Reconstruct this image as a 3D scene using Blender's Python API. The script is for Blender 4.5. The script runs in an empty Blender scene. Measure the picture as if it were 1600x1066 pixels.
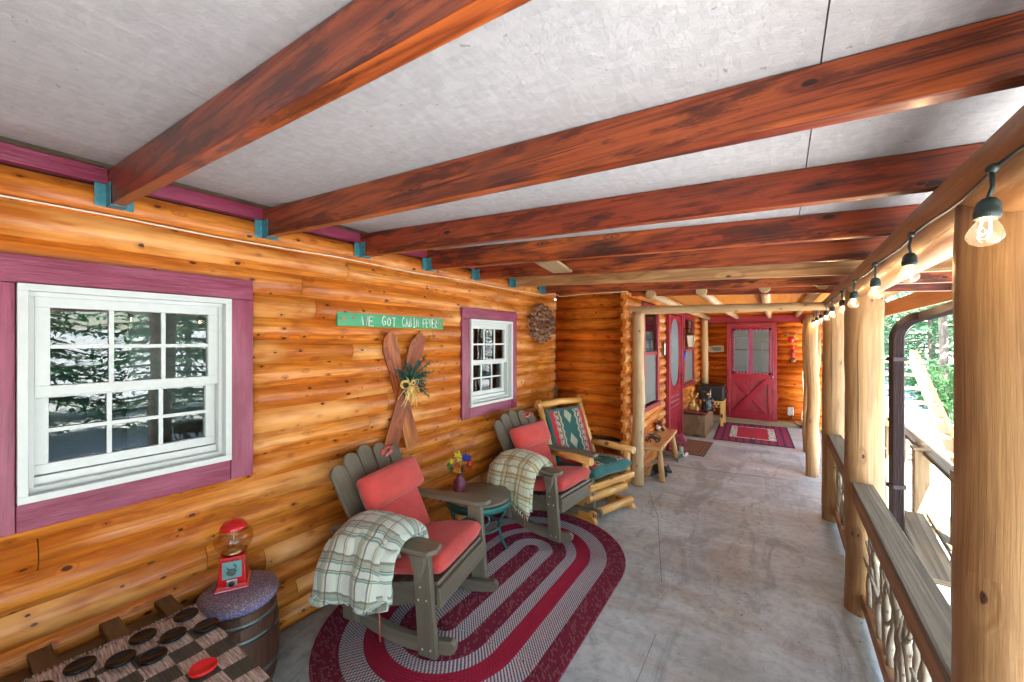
import bpy, math, random
from mathutils import Matrix, Vector, noise
PI = math.pi
rnd = random.Random(7)
scene = bpy.context.scene
COL = scene.collection

# ------------------------------------------------------------------ camera, light, exposure
cam_d = bpy.data.cameras.new('camera'); cam = bpy.data.objects.new('camera', cam_d); COL.objects.link(cam)
cam_d.sensor_width = 36.0; cam_d.lens = 14.0; cam_d.clip_start = 0.05; cam_d.clip_end = 600
cam.location = (0, 0, 1.75); cam.rotation_euler = (math.radians(90), 0, math.radians(34.08))
scene.camera = cam
SUN_EL, SUN_AZ = 50.0, 160.0      # azimuth clockwise from +Y (the porch direction)
w = bpy.data.worlds.new('World'); scene.world = w; w.use_nodes = True
wn = w.node_tree.nodes; wl = w.node_tree.links
sky = wn.new('ShaderNodeTexSky'); sky.sky_type = 'NISHITA'; sky.sun_disc = False
sky.sun_elevation = math.radians(SUN_EL); sky.sun_rotation = math.radians(SUN_AZ)
wn['Background'].inputs[1].default_value = 0.15
wl.new(sky.outputs[0], wn['Background'].inputs[0])
sd = bpy.data.lights.new('sun', 'SUN'); sd.energy = 5.0; sd.angle = math.radians(0.5); sd.color = (1, .985, .96)
so = bpy.data.objects.new('sun', sd); COL.objects.link(so)
az, el = math.radians(SUN_AZ), math.radians(SUN_EL)
sdir = Vector((math.sin(az)*math.cos(el), math.cos(az)*math.cos(el), math.sin(el)))
so.rotation_euler = sdir.to_track_quat('Z', 'Y').to_euler()
scene.view_settings.view_transform = 'Standard'; scene.view_settings.look = 'None'
scene.view_settings.gamma = 1.0; scene.view_settings.exposure = 3.4
scene.render.engine = 'CYCLES'
scene.cycles.use_denoising = True
scene.cycles.max_bounces = 10; scene.cycles.diffuse_bounces = 6; scene.cycles.glossy_bounces = 4
scene.cycles.transparent_max_bounces = 12; scene.cycles.transmission_bounces = 6
scene.cycles.sample_clamp_indirect = 8.0

# ------------------------------------------------------------------ helpers
def T(x=0, y=0, z=0): return Matrix.Translation((x, y, z))
def RX(a): return Matrix.Rotation(math.radians(a), 4, 'X')
def RY(a): return Matrix.Rotation(math.radians(a), 4, 'Y')
def RZ(a): return Matrix.Rotation(math.radians(a), 4, 'Z')
def S(x, y, z): return Matrix.Diagonal((x, y, z, 1))

class MB:
    def __init__(s):
        s.v = []; s.f = []; s.uv = []; s.var = []; s.sm = []; s.mi = []
    def add(s, verts, faces, uvs, var=None, smooth=False, M=None, mi=0):
        b = len(s.v)
        s.v += [(M @ Vector(p)) if M is not None else Vector(p) for p in verts]
        va = rnd.random() if var is None else var
        for i, f in enumerate(faces):
            s.f.append([b + k for k in f]); s.uv.append(uvs[i]); s.var.append(va)
            s.sm.append(smooth[i] if isinstance(smooth, list) else smooth)
            s.mi.append(mi[i] if isinstance(mi, list) else mi)
        return s
    def box(s, c, d, M=None, grain=0, var=None, mi=0):
        hx, hy, hz = d[0]/2, d[1]/2, d[2]/2
        V = [(c[0]+a*hx, c[1]+b*hy, c[2]+e*hz) for a in (-1, 1) for b in (-1, 1) for e in (-1, 1)]
        F = [(0,1,3,2), (4,6,7,5), (0,4,5,1), (2,3,7,6), (0,2,6,4), (1,5,7,3)]
        ax = [0,0,1,1,2,2]; o1, o2 = rnd.random()*50, rnd.random()*50; U = []
        for f, a in zip(F, ax):
            oth = [k for k in range(3) if k != a]
            if grain in oth: gu = grain; gv = [k for k in oth if k != grain][0]
            else: gu, gv = oth
            sh = (0 if a == 0 else .3 if a == 1 else .7) + (V[f[0]][a] > c[a])*.37
            k = 1.0 if grain in oth else .25
            U.append([(V[i][gu]*k + o1, V[i][gv] + o2 + sh) for i in f])
        return s.add(V, F, U, var, False, M, mi)
    def tube(s, path, rad, seg=12, M=None, caps=True, var=None, mi=0, bump=0.0, bf=3.0, flat=False, closed=False):
        P = [Vector(p) for p in path]; n = len(P)
        R = rad if isinstance(rad, (list, tuple)) else [rad]*n
        o1, o2 = rnd.random()*50, rnd.random()*50
        V = []; up = None; L = 0; Ls = []
        for i in range(n):
            if closed: t = (P[(i+1) % n] - P[i-1]).normalized()
            else: t = (P[min(i+1, n-1)] - P[max(i-1, 0)]).normalized()
            if up is None:
                up = Vector((0,0,1)) if abs(t.z) < .9 else Vector((1,0,0))
            a = up - t*up.dot(t)
            if a.length < 1e-6: a = Vector((1,0,0)) - t*t.x
            a.normalize(); up = a; b = t.cross(a)
            if i: L += (P[i]-P[i-1]).length
            Ls.append(L)
            for k in range(seg):
                th = 2*PI*k/seg; r = R[i]
                if bump:
                    q = P[i]*bf + Vector((math.cos(th)*.6 + o1, math.sin(th)*.6, o2))
                    r *= 1 + bump*noise.noise(q)*2
                V.append(P[i] + (a*math.cos(th) + b*math.sin(th))*r)
        F = []; U = []; sm = []
        rm = max(R)
        rng = range(n) if closed else range(n-1)
        for i in rng:
            j = (i+1) % n
            u0 = Ls[i]; u1 = Ls[j] if j else L + (P[0]-P[-1]).length
            for k in range(seg):
                k2 = (k+1) % seg
                F.append((i*seg+k, i*seg+k2, j*seg+k2, j*seg+k)); sm.append(not flat)
                v0, v1 = 2*PI*rm*k/seg + o2, 2*PI*rm*(k+1)/seg + o2
                U.append([(u0+o1, v0), (u0+o1, v1), (u1+o1, v1), (u1+o1, v0)])
        if caps and not closed:
            F.append(tuple(range(seg))[::-1]); F.append(tuple((n-1)*seg+k for k in range(seg))); sm += [False, False]
            U.append([(.03*math.cos(2*PI*k/seg)+o1, .1*math.sin(2*PI*k/seg)+o2) for k in range(seg)][::-1])
            U.append([(.03*math.cos(2*PI*k/seg)+o1+5, .1*math.sin(2*PI*k/seg)+o2) for k in range(seg)])
        return s.add(V, F, U, var, sm, M, mi)
    def lathe(s, prof, seg=24, M=None, var=None, mi=0, ang=1.0, smooth=True):
        V = []; F = []; U = []; n = len(prof); o = rnd.random()*20
        for r, z in prof:
            for k in range(seg):
                th = 2*PI*k/seg*ang
                V.append((r*math.cos(th), r*math.sin(th), z))
        ln = [0]
        for i in range(1, n): ln.append(ln[-1] + math.hypot(prof[i][0]-prof[i-1][0], prof[i][1]-prof[i-1][1]))
        rm = max(p[0] for p in prof)
        for i in range(n-1):
            for k in range(seg):
                k2 = (k+1) % seg
                F.append((i*seg+k, i*seg+k2, (i+1)*seg+k2, (i+1)*seg+k))
                a0, a1 = 2*PI*rm*k/seg+o, 2*PI*rm*(k+1)/seg+o
                U.append([(ln[i], a0), (ln[i], a1), (ln[i+1], a1), (ln[i+1], a0)])
        return s.add(V, F, U, var, smooth, M, mi)
    def prism(s, outline, z0, z1, M=None, grain=0, var=None, mi=0):
        n = len(outline); o1, o2 = rnd.random()*50, rnd.random()*50
        V = [(x, y, z0) for x, y in outline] + [(x, y, z1) for x, y in outline]
        F = [tuple(range(n))[::-1], tuple(range(n, 2*n))]
        def uv(i):
            p = V[i]; return ((p[grain]+o1), (p[1-grain]+o2+p[2]))
        U = [[uv(i) for i in F[0]], [uv(i) for i in F[1]]]
        for i in range(n):
            j = (i+1) % n; F.append((i, j, n+j, n+i)); U.append([uv(k) for k in F[-1]])
        return s.add(V, F, U, var, False, M, mi)
    def grid(s, fn, nu, nv, M=None, var=None, smooth=True, mi=0, su=1.0, sv=1.0, closed_u=False):
        V = []; F = []; U = []
        for i in range(nu+1):
            for j in range(nv+1): V.append(fn(i/nu, j/nv))
        for i in range(nu):
            for j in range(nv):
                a = i*(nv+1)+j
                F.append((a, a+nv+1, a+nv+2, a+1))
                U.append([(su*i/nu, sv*j/nv), (su*(i+1)/nu, sv*j/nv), (su*(i+1)/nu, sv*(j+1)/nv), (su*i/nu, sv*(j+1)/nv)])
        return s.add(V, F, U, var, smooth, M, mi)
    def sphere(s, c, r, M=None, seg=14, rings=9, var=None, mi=0, sc=(1,1,1)):
        prof = [(max(1e-4, r*math.sin(PI*i/rings)), -r*math.cos(PI*i/rings)) for i in range(rings+1)]
        M2 = T(*c) @ S(*sc)
        return s.lathe(prof, seg, (M @ M2) if M is not None else M2, var, mi)
    def build(s, name, mat, parent=None, bevel=0, sub=0, solid=0, label=None):
        me = bpy.data.meshes.new(name); me.from_pydata([tuple(p) for p in s.v], [], s.f)
        uvl = me.uv_layers.new(name='UVMap'); k = 0
        flat = []
        for us in s.uv:
            for u in us: flat += [u[0], u[1]]
        uvl.data.foreach_set('uv', flat)
        at = me.attributes.new('var', 'FLOAT', 'FACE'); at.data.foreach_set('value', s.var)
        me.polygons.foreach_set('use_smooth', s.sm)
        mats = mat if isinstance(mat, (list, tuple)) else [mat]
        for m in mats: me.materials.append(m)
        me.polygons.foreach_set('material_index', s.mi)
        me.update()
        o = bpy.data.objects.new(name, me); COL.objects.link(o)
        if solid:
            md = o.modifiers.new('solid', 'SOLIDIFY'); md.thickness = solid; md.offset = 0
        if bevel:
            md = o.modifiers.new('bevel', 'BEVEL'); md.width = bevel; md.segments = 2; md.limit_method = 'ANGLE'; md.angle_limit = math.radians(40)
        if sub:
            md = o.modifiers.new('sub', 'SUBSURF'); md.levels = sub; md.render_levels = sub
        if parent is not None: o.parent = parent
        if label: o['label'] = label
        return o

def tag(o, label=None, cat=None, group=None, kind=None):
    if label: o['label'] = label
    if cat: o['category'] = cat
    if group: o['group'] = group
    if kind: o['kind'] = kind
    return o
def thing(name, label, cat, loc=(0,0,0), rz=0, group=None, rx=0):
    o = bpy.data.objects.new(name, None); COL.objects.link(o); o.empty_display_size = .1
    o.location = loc; o.rotation_euler = (math.radians(rx), 0, math.radians(rz))
    return tag(o, label, cat, group)
def copy_tree(o, parent=None):
    c = o.copy(); COL.objects.link(c); c.parent = parent
    for ch in [x for x in bpy.data.objects if x.parent == o]: copy_tree(ch, c)
    return c

# ------------------------------------------------------------------ material helpers
class NT:
    def __init__(s, name):
        s.m = bpy.data.materials.new(name); s.m.use_nodes = True
        s.t = s.m.node_tree; s.n = s.t.nodes; s.p = s.n['Principled BSDF']; s.out = s.n['Material Output']
    def L(s, a, b): s.t.links.new(a, b)
    def set(s, inp, v):
        if hasattr(v, 'is_output'): s.L(v, inp)
        else: inp.default_value = v
    def uv(s):
        n = s.n.new('ShaderNodeUVMap'); n.uv_map = 'UVMap'; return n.outputs[0]
    def obj(s): return s.n.new('ShaderNodeTexCoord').outputs['Object']
    def attr(s, name='var'):
        n = s.n.new('ShaderNodeAttribute'); n.attribute_name = name; return n.outputs['Fac']
    def sep(s, v):
        n = s.n.new('ShaderNodeSeparateXYZ'); s.L(v, n.inputs[0]); return n.outputs
    def comb(s, x=0, y=0, z=0):
        n = s.n.new('ShaderNodeCombineXYZ')
        for i, q in enumerate((x, y, z)): s.set(n.inputs[i], q)
        return n.outputs[0]
    def math(s, op, a, b=0, c=0, clamp=False):
        n = s.n.new('ShaderNodeMath'); n.operation = op; n.use_clamp = clamp
        for i, q in enumerate((a, b, c)): s.set(n.inputs[i], q)
        return n.outputs[0]
    def noise(s, v, scale=1, detail=3, rough=.5, dist=0):
        n = s.n.new('ShaderNodeTexNoise'); s.L(v, n.inputs['Vector']); n.inputs['Scale'].default_value = scale
        n.inputs['Detail'].default_value = detail; n.inputs['Roughness'].default_value = rough; n.inputs['Distortion'].default_value = dist
        return n.outputs['Fac']
    def voro(s, v, scale=1, feat='F1', rnd_=1.0, dim='3D'):
        n = s.n.new('ShaderNodeTexVoronoi'); n.voronoi_dimensions = dim; n.feature = feat; s.L(v, n.inputs['Vector'])
        n.inputs['Scale'].default_value = scale; n.inputs['Randomness'].default_value = rnd_
        return n.outputs
    def ramp(s, f, stops, interp='LINEAR'):
        n = s.n.new('ShaderNodeValToRGB'); n.color_ramp.interpolation = interp; e = n.color_ramp.elements
        while len(e) < len(stops): e.new(.5)
        for i, (p, c) in enumerate(stops):
            e[i].position = p; e[i].color = (c, c, c, 1) if isinstance(c, (int, float)) else (*c, 1)
        s.L(f, n.inputs[0]); return n.outputs[0]
    def mapr(s, f, a, b, c=0, d=1):
        n = s.n.new('ShaderNodeMapRange'); s.L(f, n.inputs[0])
        for i, q in enumerate((a, b, c, d)): n.inputs[i+1].default_value = q
        return n.outputs[0]
    def mix(s, f, a, b, mode='MIX'):
        n = s.n.new('ShaderNodeMix'); n.data_type = 'RGBA'; n.blend_type = mode
        s.set(n.inputs[0], f)
        for i, q in ((6, a), (7, b)):
            if isinstance(q, tuple) and len(q) == 3: q = (*q, 1)
            s.set(n.inputs[i], q)
        return n.outputs[2]
    def bump(s, hgt, st=.3, dist=.01):
        n = s.n.new('ShaderNodeBump'); n.inputs['Strength'].default_value = st; n.inputs['Distance'].default_value = dist
        s.L(hgt, n.inputs['Height']); s.L(n.outputs[0], s.p.inputs['Normal']); return n.outputs[0]
    def done(s, color=None, rough=.5, metal=0, spec=None, coat=0):
        if color is not None:
            if isinstance(color, tuple) and len(color) == 3: color = (*color, 1)
            s.set(s.p.inputs['Base Color'], color)
        s.set(s.p.inputs['Roughness'], rough); s.p.inputs['Metallic'].default_value = metal
        if spec is not None: s.p.inputs['Specular IOR Level'].default_value = spec
        if coat: s.p.inputs['Coat Weight'].default_value = coat; s.p.inputs['Coat Roughness'].default_value = .18
        return s.m

def wood(name, base, dark, light, knots=1.0, kcol=(.05,.018,.006), rough=.5, su=1.0, sv=1.0, streak=.5, rings=.5, bump=.25, var=.35,
         kx=5.0, ky=8.0, kth=.62, stain=None, coat=0, spec=.5, ring_f=30.0, ksz=.13, lines=.35, patch=.25):
    n = NT(name); u, v, _ = n.sep(n.uv()); va = n.attr(); vz = n.math('MULTIPLY', va, 37.0)
    p1 = n.comb(n.math('MULTIPLY', u, 1.6*su), n.math('MULTIPLY', v, 60*sv), vz)
    fine = n.noise(p1, 1, 5, .65)
    p2 = n.comb(n.math('MULTIPLY', u, .9*su), n.math('MULTIPLY', v, 7*sv), vz)
    broad = n.noise(p2, 1, 3, .5, .4)
    kv = n.comb(n.math('MULTIPLY', u, kx), n.math('MULTIPLY', n.math('ADD', v, n.math('MULTIPLY', va, 3.1)), ky))
    vo = n.voro(kv, 1, 'F1', 1.0, '2D')
    kd = vo['Distance']; kc = n.sep(vo['Color'])[0]
    dist = n.math('ADD', kd, n.math('MULTIPLY', n.math('SUBTRACT', fine, .5), .10))
    pres = n.math('GREATER_THAN', kc, kth)
    size = n.math('MULTIPLY', n.math('POWER', n.math('DIVIDE', n.math('SUBTRACT', kc, kth-.12), 1.12-kth), 1.7), ksz*1.9)
    kmask = n.math('MULTIPLY', pres, n.math('MULTIPLY', n.math('SUBTRACT', 1.0, n.math('DIVIDE', dist, size)), 3.0, clamp=True), clamp=True)
    halo = n.math('MULTIPLY', pres, n.mapr(kd, .30, .02, 0, 1))
    phase = n.math('ADD', n.math('MULTIPLY', broad, ring_f), n.math('MULTIPLY', halo, 6.0))
    rg = n.math('ADD', n.math('MULTIPLY', n.math('SINE', phase), .5), .5)
    rg = n.math('POWER', rg, 3.0)
    c = n.mix(n.mapr(broad, .35, .68), base, light)
    c = n.mix(n.math('MULTIPLY', rg, rings), c, dark)
    c = n.mix(n.math('MULTIPLY', n.mapr(fine, .42, .72), streak), c, dark)
    c = n.mix(n.math('MULTIPLY', va, var), c, n.mix(.5, base, dark))
    ln = n.noise(n.comb(n.math('MULTIPLY', u, 2.2*su), n.math('MULTIPLY', v, 150*sv), n.math('ADD', vz, 5.0)), 1, 2, .5)
    c = n.mix(n.math('MULTIPLY', n.mapr(ln, .60, .70), lines), c, tuple(q*.45 for q in dark))
    pt = n.noise(n.comb(n.math('MULTIPLY', u, 2.2), n.math('MULTIPLY', v, 13.0), n.math('ADD', vz, 11.0)), 1, 7, .72, .3)
    c = n.mix(n.math('MULTIPLY', n.mapr(pt, .49, .42), patch), c, dark)
    if stain:
        st = n.noise(n.comb(n.math('MULTIPLY', u, .8), n.math('MULTIPLY', v, 2.5), vz), 1.3, 4, .6)
        c = n.mix(n.math('MULTIPLY', n.mapr(st, stain[1], stain[1]+.12), stain[2]), c, stain[0])
    if knots:
        c = n.mix(n.math('MULTIPLY', halo, .35*knots), c, dark)
        c = n.mix(n.math('MULTIPLY', kmask, knots), c, kcol)
    n.bump(n.math('ADD', fine, n.math('MULTIPLY', rg, .3)), bump, .004)
    return n.done(c, rough, coat=coat, spec=spec)
def plain(name, col, rough=.5, metal=0, var=.1, scale=30, bump=.1, spec=None, coat=0):
    n = NT(name); o = n.obj(); f = n.noise(o, scale, 4, .6)
    c2 = tuple(max(0, q*(1-var*2.2)) for q in col); c3 = tuple(min(1, q*(1+var)) for q in col)
    c = n.mix(n.mapr(f, .3, .7), c2, c3)
    if bump: n.bump(f, bump, .003)
    return n.done(c, rough, metal, spec, coat)

M = {}
M['log'] = wood('log_siding_stain', (.66,.185,.012), (.24,.042,.005), (.78,.33,.050), 1, (.06,.016,.004), .40, streak=.75, rings=.5, kth=.50, kx=7.5, ky=12, ksz=.078, stain=((.86,.46,.15), .54, .6), bump=.5, var=.45, spec=.4, lines=.6, patch=.35, coat=.10)
M['logred'] = wood('log_siding_red_stain', (.74,.16,.010), (.25,.036,.004), (.82,.28,.025), 1, (.05,.012,.004), .42, streak=.75, rings=.5, kth=.55, kx=7.5, ky=12, ksz=.08, bump=.5, var=.5, spec=.3, lines=.6, patch=.4, coat=.1)
M['joist'] = wood('joist_red_stain', (.31,.042,.012), (.045,.007,.004), (.62,.16,.030), 1, (.02,.006,.004), .40, su=.8, streak=.75, rings=.6, kth=.80, kx=4, ky=10, ksz=.06, stain=((.035,.012,.010), .53, .8), bump=.55, var=.45, ring_f=44, spec=.45, lines=.8, patch=.75, coat=.25)
M['joistpale'] = wood('joist_pale', (.44,.21,.07), (.16,.06,.022), (.60,.36,.15), 1, (.04,.015,.008), .5, streak=.7, rings=.55, kth=.75, kx=2.4, ky=6, bump=.3, var=.2)
M['post'] = wood('peeled_post', (.38,.22,.088), (.15,.065,.022), (.50,.32,.145), 1, (.06,.025,.01), .5, streak=.6, rings=.3, kth=.76, kx=4, ky=8, bump=.7, var=.1, ksz=.045)
M['pole'] = wood('peeled_pole', (.44,.28,.13), (.22,.12,.05), (.58,.42,.23), 1, (.09,.04,.02), .5, streak=.35, rings=.15, kth=.75, kx=5, ky=8, bump=.4, var=.1, ksz=.06)
M['beamw'] = wood('round_beam', (.34,.145,.05), (.18,.07,.025), (.52,.29,.12), 1, (.06,.03,.015), .42, ksz=.05, streak=.5, rings=.3, kth=.85, kx=2, ky=5, bump=.4, var=.1)
M['gliderlog'] = wood('honey_log', (.70,.33,.065), (.34,.12,.022), (.80,.47,.14), 1, (.12,.04,.012), .32, streak=.35, rings=.3, kth=.72, kx=6, ky=8, bump=.2, var=.3, coat=.3)
M['bench'] = wood('bench_pine', (.60,.33,.12), (.30,.14,.05), (.72,.46,.2), 1, (.12,.05,.02), .4, streak=.35, rings=.4, kth=.8, kx=3, ky=6, bump=.2, var=.3)
M['rail'] = wood('weathered_rail', (.21,.165,.10), (.075,.055,.03), (.30,.25,.16), .3, (.12,.08,.05), .7, su=.35, sv=2.2, streak=.7, rings=.75, kth=.9, kx=2, ky=5, bump=.7, var=.2, ring_f=40)
M['railside'] = wood('rail_edge', (.34,.16,.055), (.15,.06,.02), (.44,.24,.1), 1, (.05,.03,.02), .6, streak=.6, rings=.4, kth=.9, bump=.4, var=.2)
M['trunk'] = wood('dark_trunk', (.10,.058,.026), (.028,.014,.007), (.16,.10,.045), .5, (.01,.006,.004), .5, streak=.7, rings=.4, bump=.5, var=.5)
M['barrel'] = wood('barrel_oak', (.115,.042,.020), (.035,.013,.008), (.17,.075,.038), .3, (.02,.01,.006), .5, streak=.7, rings=.4, bump=.4, var=.5)
M['chestwood'] = wood('chest_plank', (.20,.115,.048), (.07,.035,.015), (.28,.17,.08), 1, (.04,.02,.01), .65, streak=.7, rings=.5, kth=.8, kx=3, ky=6, bump=.4, var=.5)
M['plank'] = wood('faded_plank', (.33,.23,.12), (.14,.085,.04), (.42,.32,.18), 1, (.06,.03,.015), .65, streak=.6, rings=.5, kth=.8, kx=3, ky=6, bump=.4, var=.5)
M['ski'] = wood('ski_varnish', (.33,.062,.012), (.08,.014,.005), (.46,.14,.03), 0, rough=.4, streak=.9, rings=.6, bump=.3, var=.3, stain=((.55,.22,.04), .56, .6), spec=.3)
M['orangeboard'] = wood('orange_board', (.55,.19,.018), (.3,.09,.01), (.62,.26,.04), .8, rough=.4, streak=.3, rings=.3, kth=.7, bump=.1, var=.4)
M['polywood'] = wood('grey_brown_lumber', (.135,.118,.082), (.075,.064,.046), (.185,.162,.115), 0, rough=.45, streak=.5, rings=.15, bump=.15, var=.2)
M['bark'] = wood('bark', (.16,.12,.09), (.05,.035,.025), (.27,.22,.18), .5, rough=.9, su=3, sv=.6, streak=.9, rings=.5, bump=1.0, var=.3)
M['twig'] = wood('pale_twig', (.36,.31,.22), (.12,.085,.055), (.52,.48,.38), 1, (.12,.08,.05), .7, su=6, streak=.7, rings=.2, kth=.5, kx=20, ky=20, bump=.4, var=.5)
def painted(name, col, rough=.5, wear=.35, pale=None):
    n = NT(name); u, v, _ = n.sep(n.uv())
    f = n.noise(n.comb(n.math('MULTIPLY', u, 4), n.math('MULTIPLY', v, 90), n.math('MULTIPLY', n.attr(), 9)), 1, 5, .7)
    g = n.noise(n.comb(n.math('MULTIPLY', u, 3), n.math('MULTIPLY', v, 12)), 1, 4, .6)
    pale = pale or tuple(min(1, q*1.6+.02) for q in col)
    c = n.mix(n.math('MULTIPLY', n.mapr(g, .4, .75), wear), col, pale)
    c = n.mix(n.math('MULTIPLY', n.mapr(f, .5, .8), wear), c, tuple(q*.45 for q in col))
    n.bump(n.math('ADD', f, n.math('MULTIPLY', g, 2)), .7, .005); return n.done(c, rough)
M['magenta'] = painted('barn_red_trim', (.205,.017,.055), .34, .75, (.38,.09,.17))
M['redtrim'] = painted('red_trim', (.24,.012,.026), .35, .3)
M['reddoor'] = painted('red_door_paint', (.26,.010,.022), .25, .15)
M['chestred'] = painted('chest_red_paint', (.20,.03,.04), .35, .3)
M['green'] = painted('sign_green', (.05,.30,.14), .6, .7, (.10,.42,.22))
M['white'] = plain('white_vinyl', (.56,.60,.59), .35, var=.02, bump=.02)
M['whitep'] = plain('white_paint', (.8,.8,.78), .5, var=.03)
M['cord_w'] = plain('ivory_cord', (.75,.68,.52), .5, var=.05)
M['teal'] = plain('teal_metal', (.07,.28,.34), .45, .3, var=.15)
M['screw'] = plain('bright_screw', (.6,.58,.52), .35, .8)
M['brownmetal'] = plain('brown_downspout', (.045,.032,.036), .3, .2, var=.06, bump=.02)
M['black'] = plain('black_rubber', (.012,.013,.016), .4, var=.1)
M['blackmetal'] = plain('black_iron', (.02,.025,.028), .4, .5)
M['socket'] = plain('dark_green_socket', (.02,.045,.045), .45, var=.2)
M['chk_black'] = plain('black_checker', (.007,.007,.008), .25, var=.1, bump=.05, spec=.3)
M['chk_red'] = plain('red_checker', (.70,.008,.015), .3, var=.05, bump=.05)
M['darkgreen'] = plain('teal_green_metal', (.025,.15,.14), .4, .2)
M['hoop'] = plain('steel_hoop', (.24,.25,.24), .35, .7, var=.25, scale=15)
M['redgloss'] = plain('red_enamel', (.55,.008,.012), .12, var=.04, bump=.02, coat=.5)
M['tealplate'] = plain('teal_plate', (.20,.42,.42), .35, .3, var=.1)
M['steel'] = plain('brushed_steel', (.55,.55,.53), .3, .9, var=.1)
M['vase'] = plain('plum_glaze', (.20,.035,.07), .3, var=.35, scale=60)
M['pink'] = plain('faded_tie', (.55,.13,.12), .8, var=.15)
M['straw'] = plain('raffia', (.80,.58,.20), .7, var=.25)
M['fir'] = plain('fir_sprig', (.012,.095,.07), .7, var=.4)
M['iron_teal'] = plain('rust_teal', (.09,.12,.12), .5, .3)
M['leaf'] = plain('leaf_green', (.06,.20,.03), .6, var=.4)
M['flower_y'] = plain('yellow_petal', (.75,.62,.06), .6, var=.2)
M['flower_b'] = plain('blue_petal', (.015,.06,.50), .6, var=.2)
M['flower_r'] = plain('red_petal', (.70,.07,.03), .6, var=.2)
M['flower_o'] = plain('orange_petal', (.85,.30,.04), .6, var=.2)
M['lilac'] = plain('lilac_bloom', (.22,.16,.5), .7, var=.4)
M['bronze'] = plain('bronze_glaze', (.20,.10,.035), .3, .4, var=.4)
M['bearfur'] = plain('dark_bear', (.035,.045,.045), .35, var=.4)
M['tanfig'] = plain('tan_figure', (.50,.28,.08), .4, var=.4)
M['goldfig'] = plain('honey_figure', (.55,.32,.08), .4, var=.5)
M['blacklid'] = plain('black_cover', (.012,.012,.012), .5, var=.2)
M['yellowpine'] = wood('yellow_pine', (.74,.46,.12), (.45,.22,.05), (.8,.56,.2), 1, rough=.4, streak=.3, rings=.3, kth=.8, bump=.1)
_n = NT('pinecone'); M['cone'] = _n.done(_n.ramp(_n.attr(), [(0, (.03,.011,.007)), (.45, (.13,.04,.018)), (.8, (.32,.14,.07)), (1, (.60,.42,.27))]), .6)
M['lampglow'] = NT('frosted_lantern_glass').done((.8,.75,.6), .3)
M['fabric_coral'] = None
def fabric(name, col, rough=.85, weave=900, var=.12, sheen=.2):
    n = NT(name); u, v, _ = n.sep(n.uv())
    o = n.obj(); f = n.noise(o, 6, 3, .6); g = n.noise(o, weave, 2, .6)
    c = n.mix(n.mapr(f, .35, .7), tuple(q*(1-var) for q in col), tuple(min(1, q*(1+var)) for q in col))
    c = n.mix(n.math('MULTIPLY', g, .35), c, tuple(q*.55 for q in col))
    h = n.math('ADD', n.math('MULTIPLY', f, 3.0), n.math('MULTIPLY', g, .25)); n.bump(h, .6, .008)
    g2 = n.noise(o, 14, 3, .6); c = n.mix(n.math('MULTIPLY', n.mapr(g2, .45, .7), .25), c, tuple(q*.6 for q in col)); n.p.inputs['Sheen Weight'].default_value = sheen
    return n.done(c, rough)
M['fabric_coral'] = fabric('coral_canvas', (.58,.055,.045))
M['lavfab'] = None
# ---- special materials
def mk_glass(name, tint=(1,1,1), ior=1.85, rough=.0):
    n = NT(name); t = n.t
    tr = n.n.new('ShaderNodeBsdfTransparent'); tr.inputs[0].default_value = (*tint, 1)
    gl = n.n.new('ShaderNodeBsdfGlossy'); gl.inputs['Roughness'].default_value = rough
    fr = n.n.new('ShaderNodeFresnel'); fr.inputs[0].default_value = ior
    if name != 'window_glass' and name != 'blue_screen':      # thin curved shells: same sheen on both sides, no inner total reflection
        lw = n.n.new('ShaderNodeLayerWeight'); lw.inputs[0].default_value = .5
        pw = n.math('ADD', n.math('MULTIPLY', n.math('POWER', lw.outputs['Facing'], 3.0), .55), .05)
        fr = pw.node
    mx = n.n.new('ShaderNodeMixShader'); n.L(fr.outputs[0], mx.inputs[0]); n.L(tr.outputs[0], mx.inputs[1]); n.L(gl.outputs[0], mx.inputs[2])
    if rough == 0 and name == 'window_glass':
        nz = n.noise(n.obj(), 3.0, 2, .5); b = n.n.new('ShaderNodeBump'); b.inputs['Strength'].default_value = .25; b.inputs['Distance'].default_value = .004
        n.L(nz, b.inputs['Height']); n.L(b.outputs[0], gl.inputs['Normal'])
    if name == 'clear_bulb_glass':        # lit lamp: the glass itself glows a little
        em = n.n.new('ShaderNodeEmission'); em.inputs[0].default_value = (1,.72,.42,1); em.inputs[1].default_value = .03
        ad = n.n.new('ShaderNodeAddShader'); n.L(mx.outputs[0], ad.inputs[0]); n.L(em.outputs[0], ad.inputs[1]); n.L(ad.outputs[0], n.out.inputs[0]); return n.m
    n.L(mx.outputs[0], n.out.inputs[0]); return n.m
M['glass'] = mk_glass('window_glass', (.8,.85,.85), 1.65)
M['bulbglass'] = mk_glass('clear_bulb_glass', (1,.96,.88), 1.5)
M['globeglass'] = mk_glass('gumball_globe_glass', (.95,.85,.6), 1.6)
def mk_emit(name, col, st):
    n = NT(name); e = n.n.new('ShaderNodeEmission'); e.inputs[0].default_value = (*col, 1); e.inputs[1].default_value = st
    n.L(e.outputs[0], n.out.inputs[0]); return n.m
M['filament'] = mk_emit('lit_filament', (1,.66,.34), 60)

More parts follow.
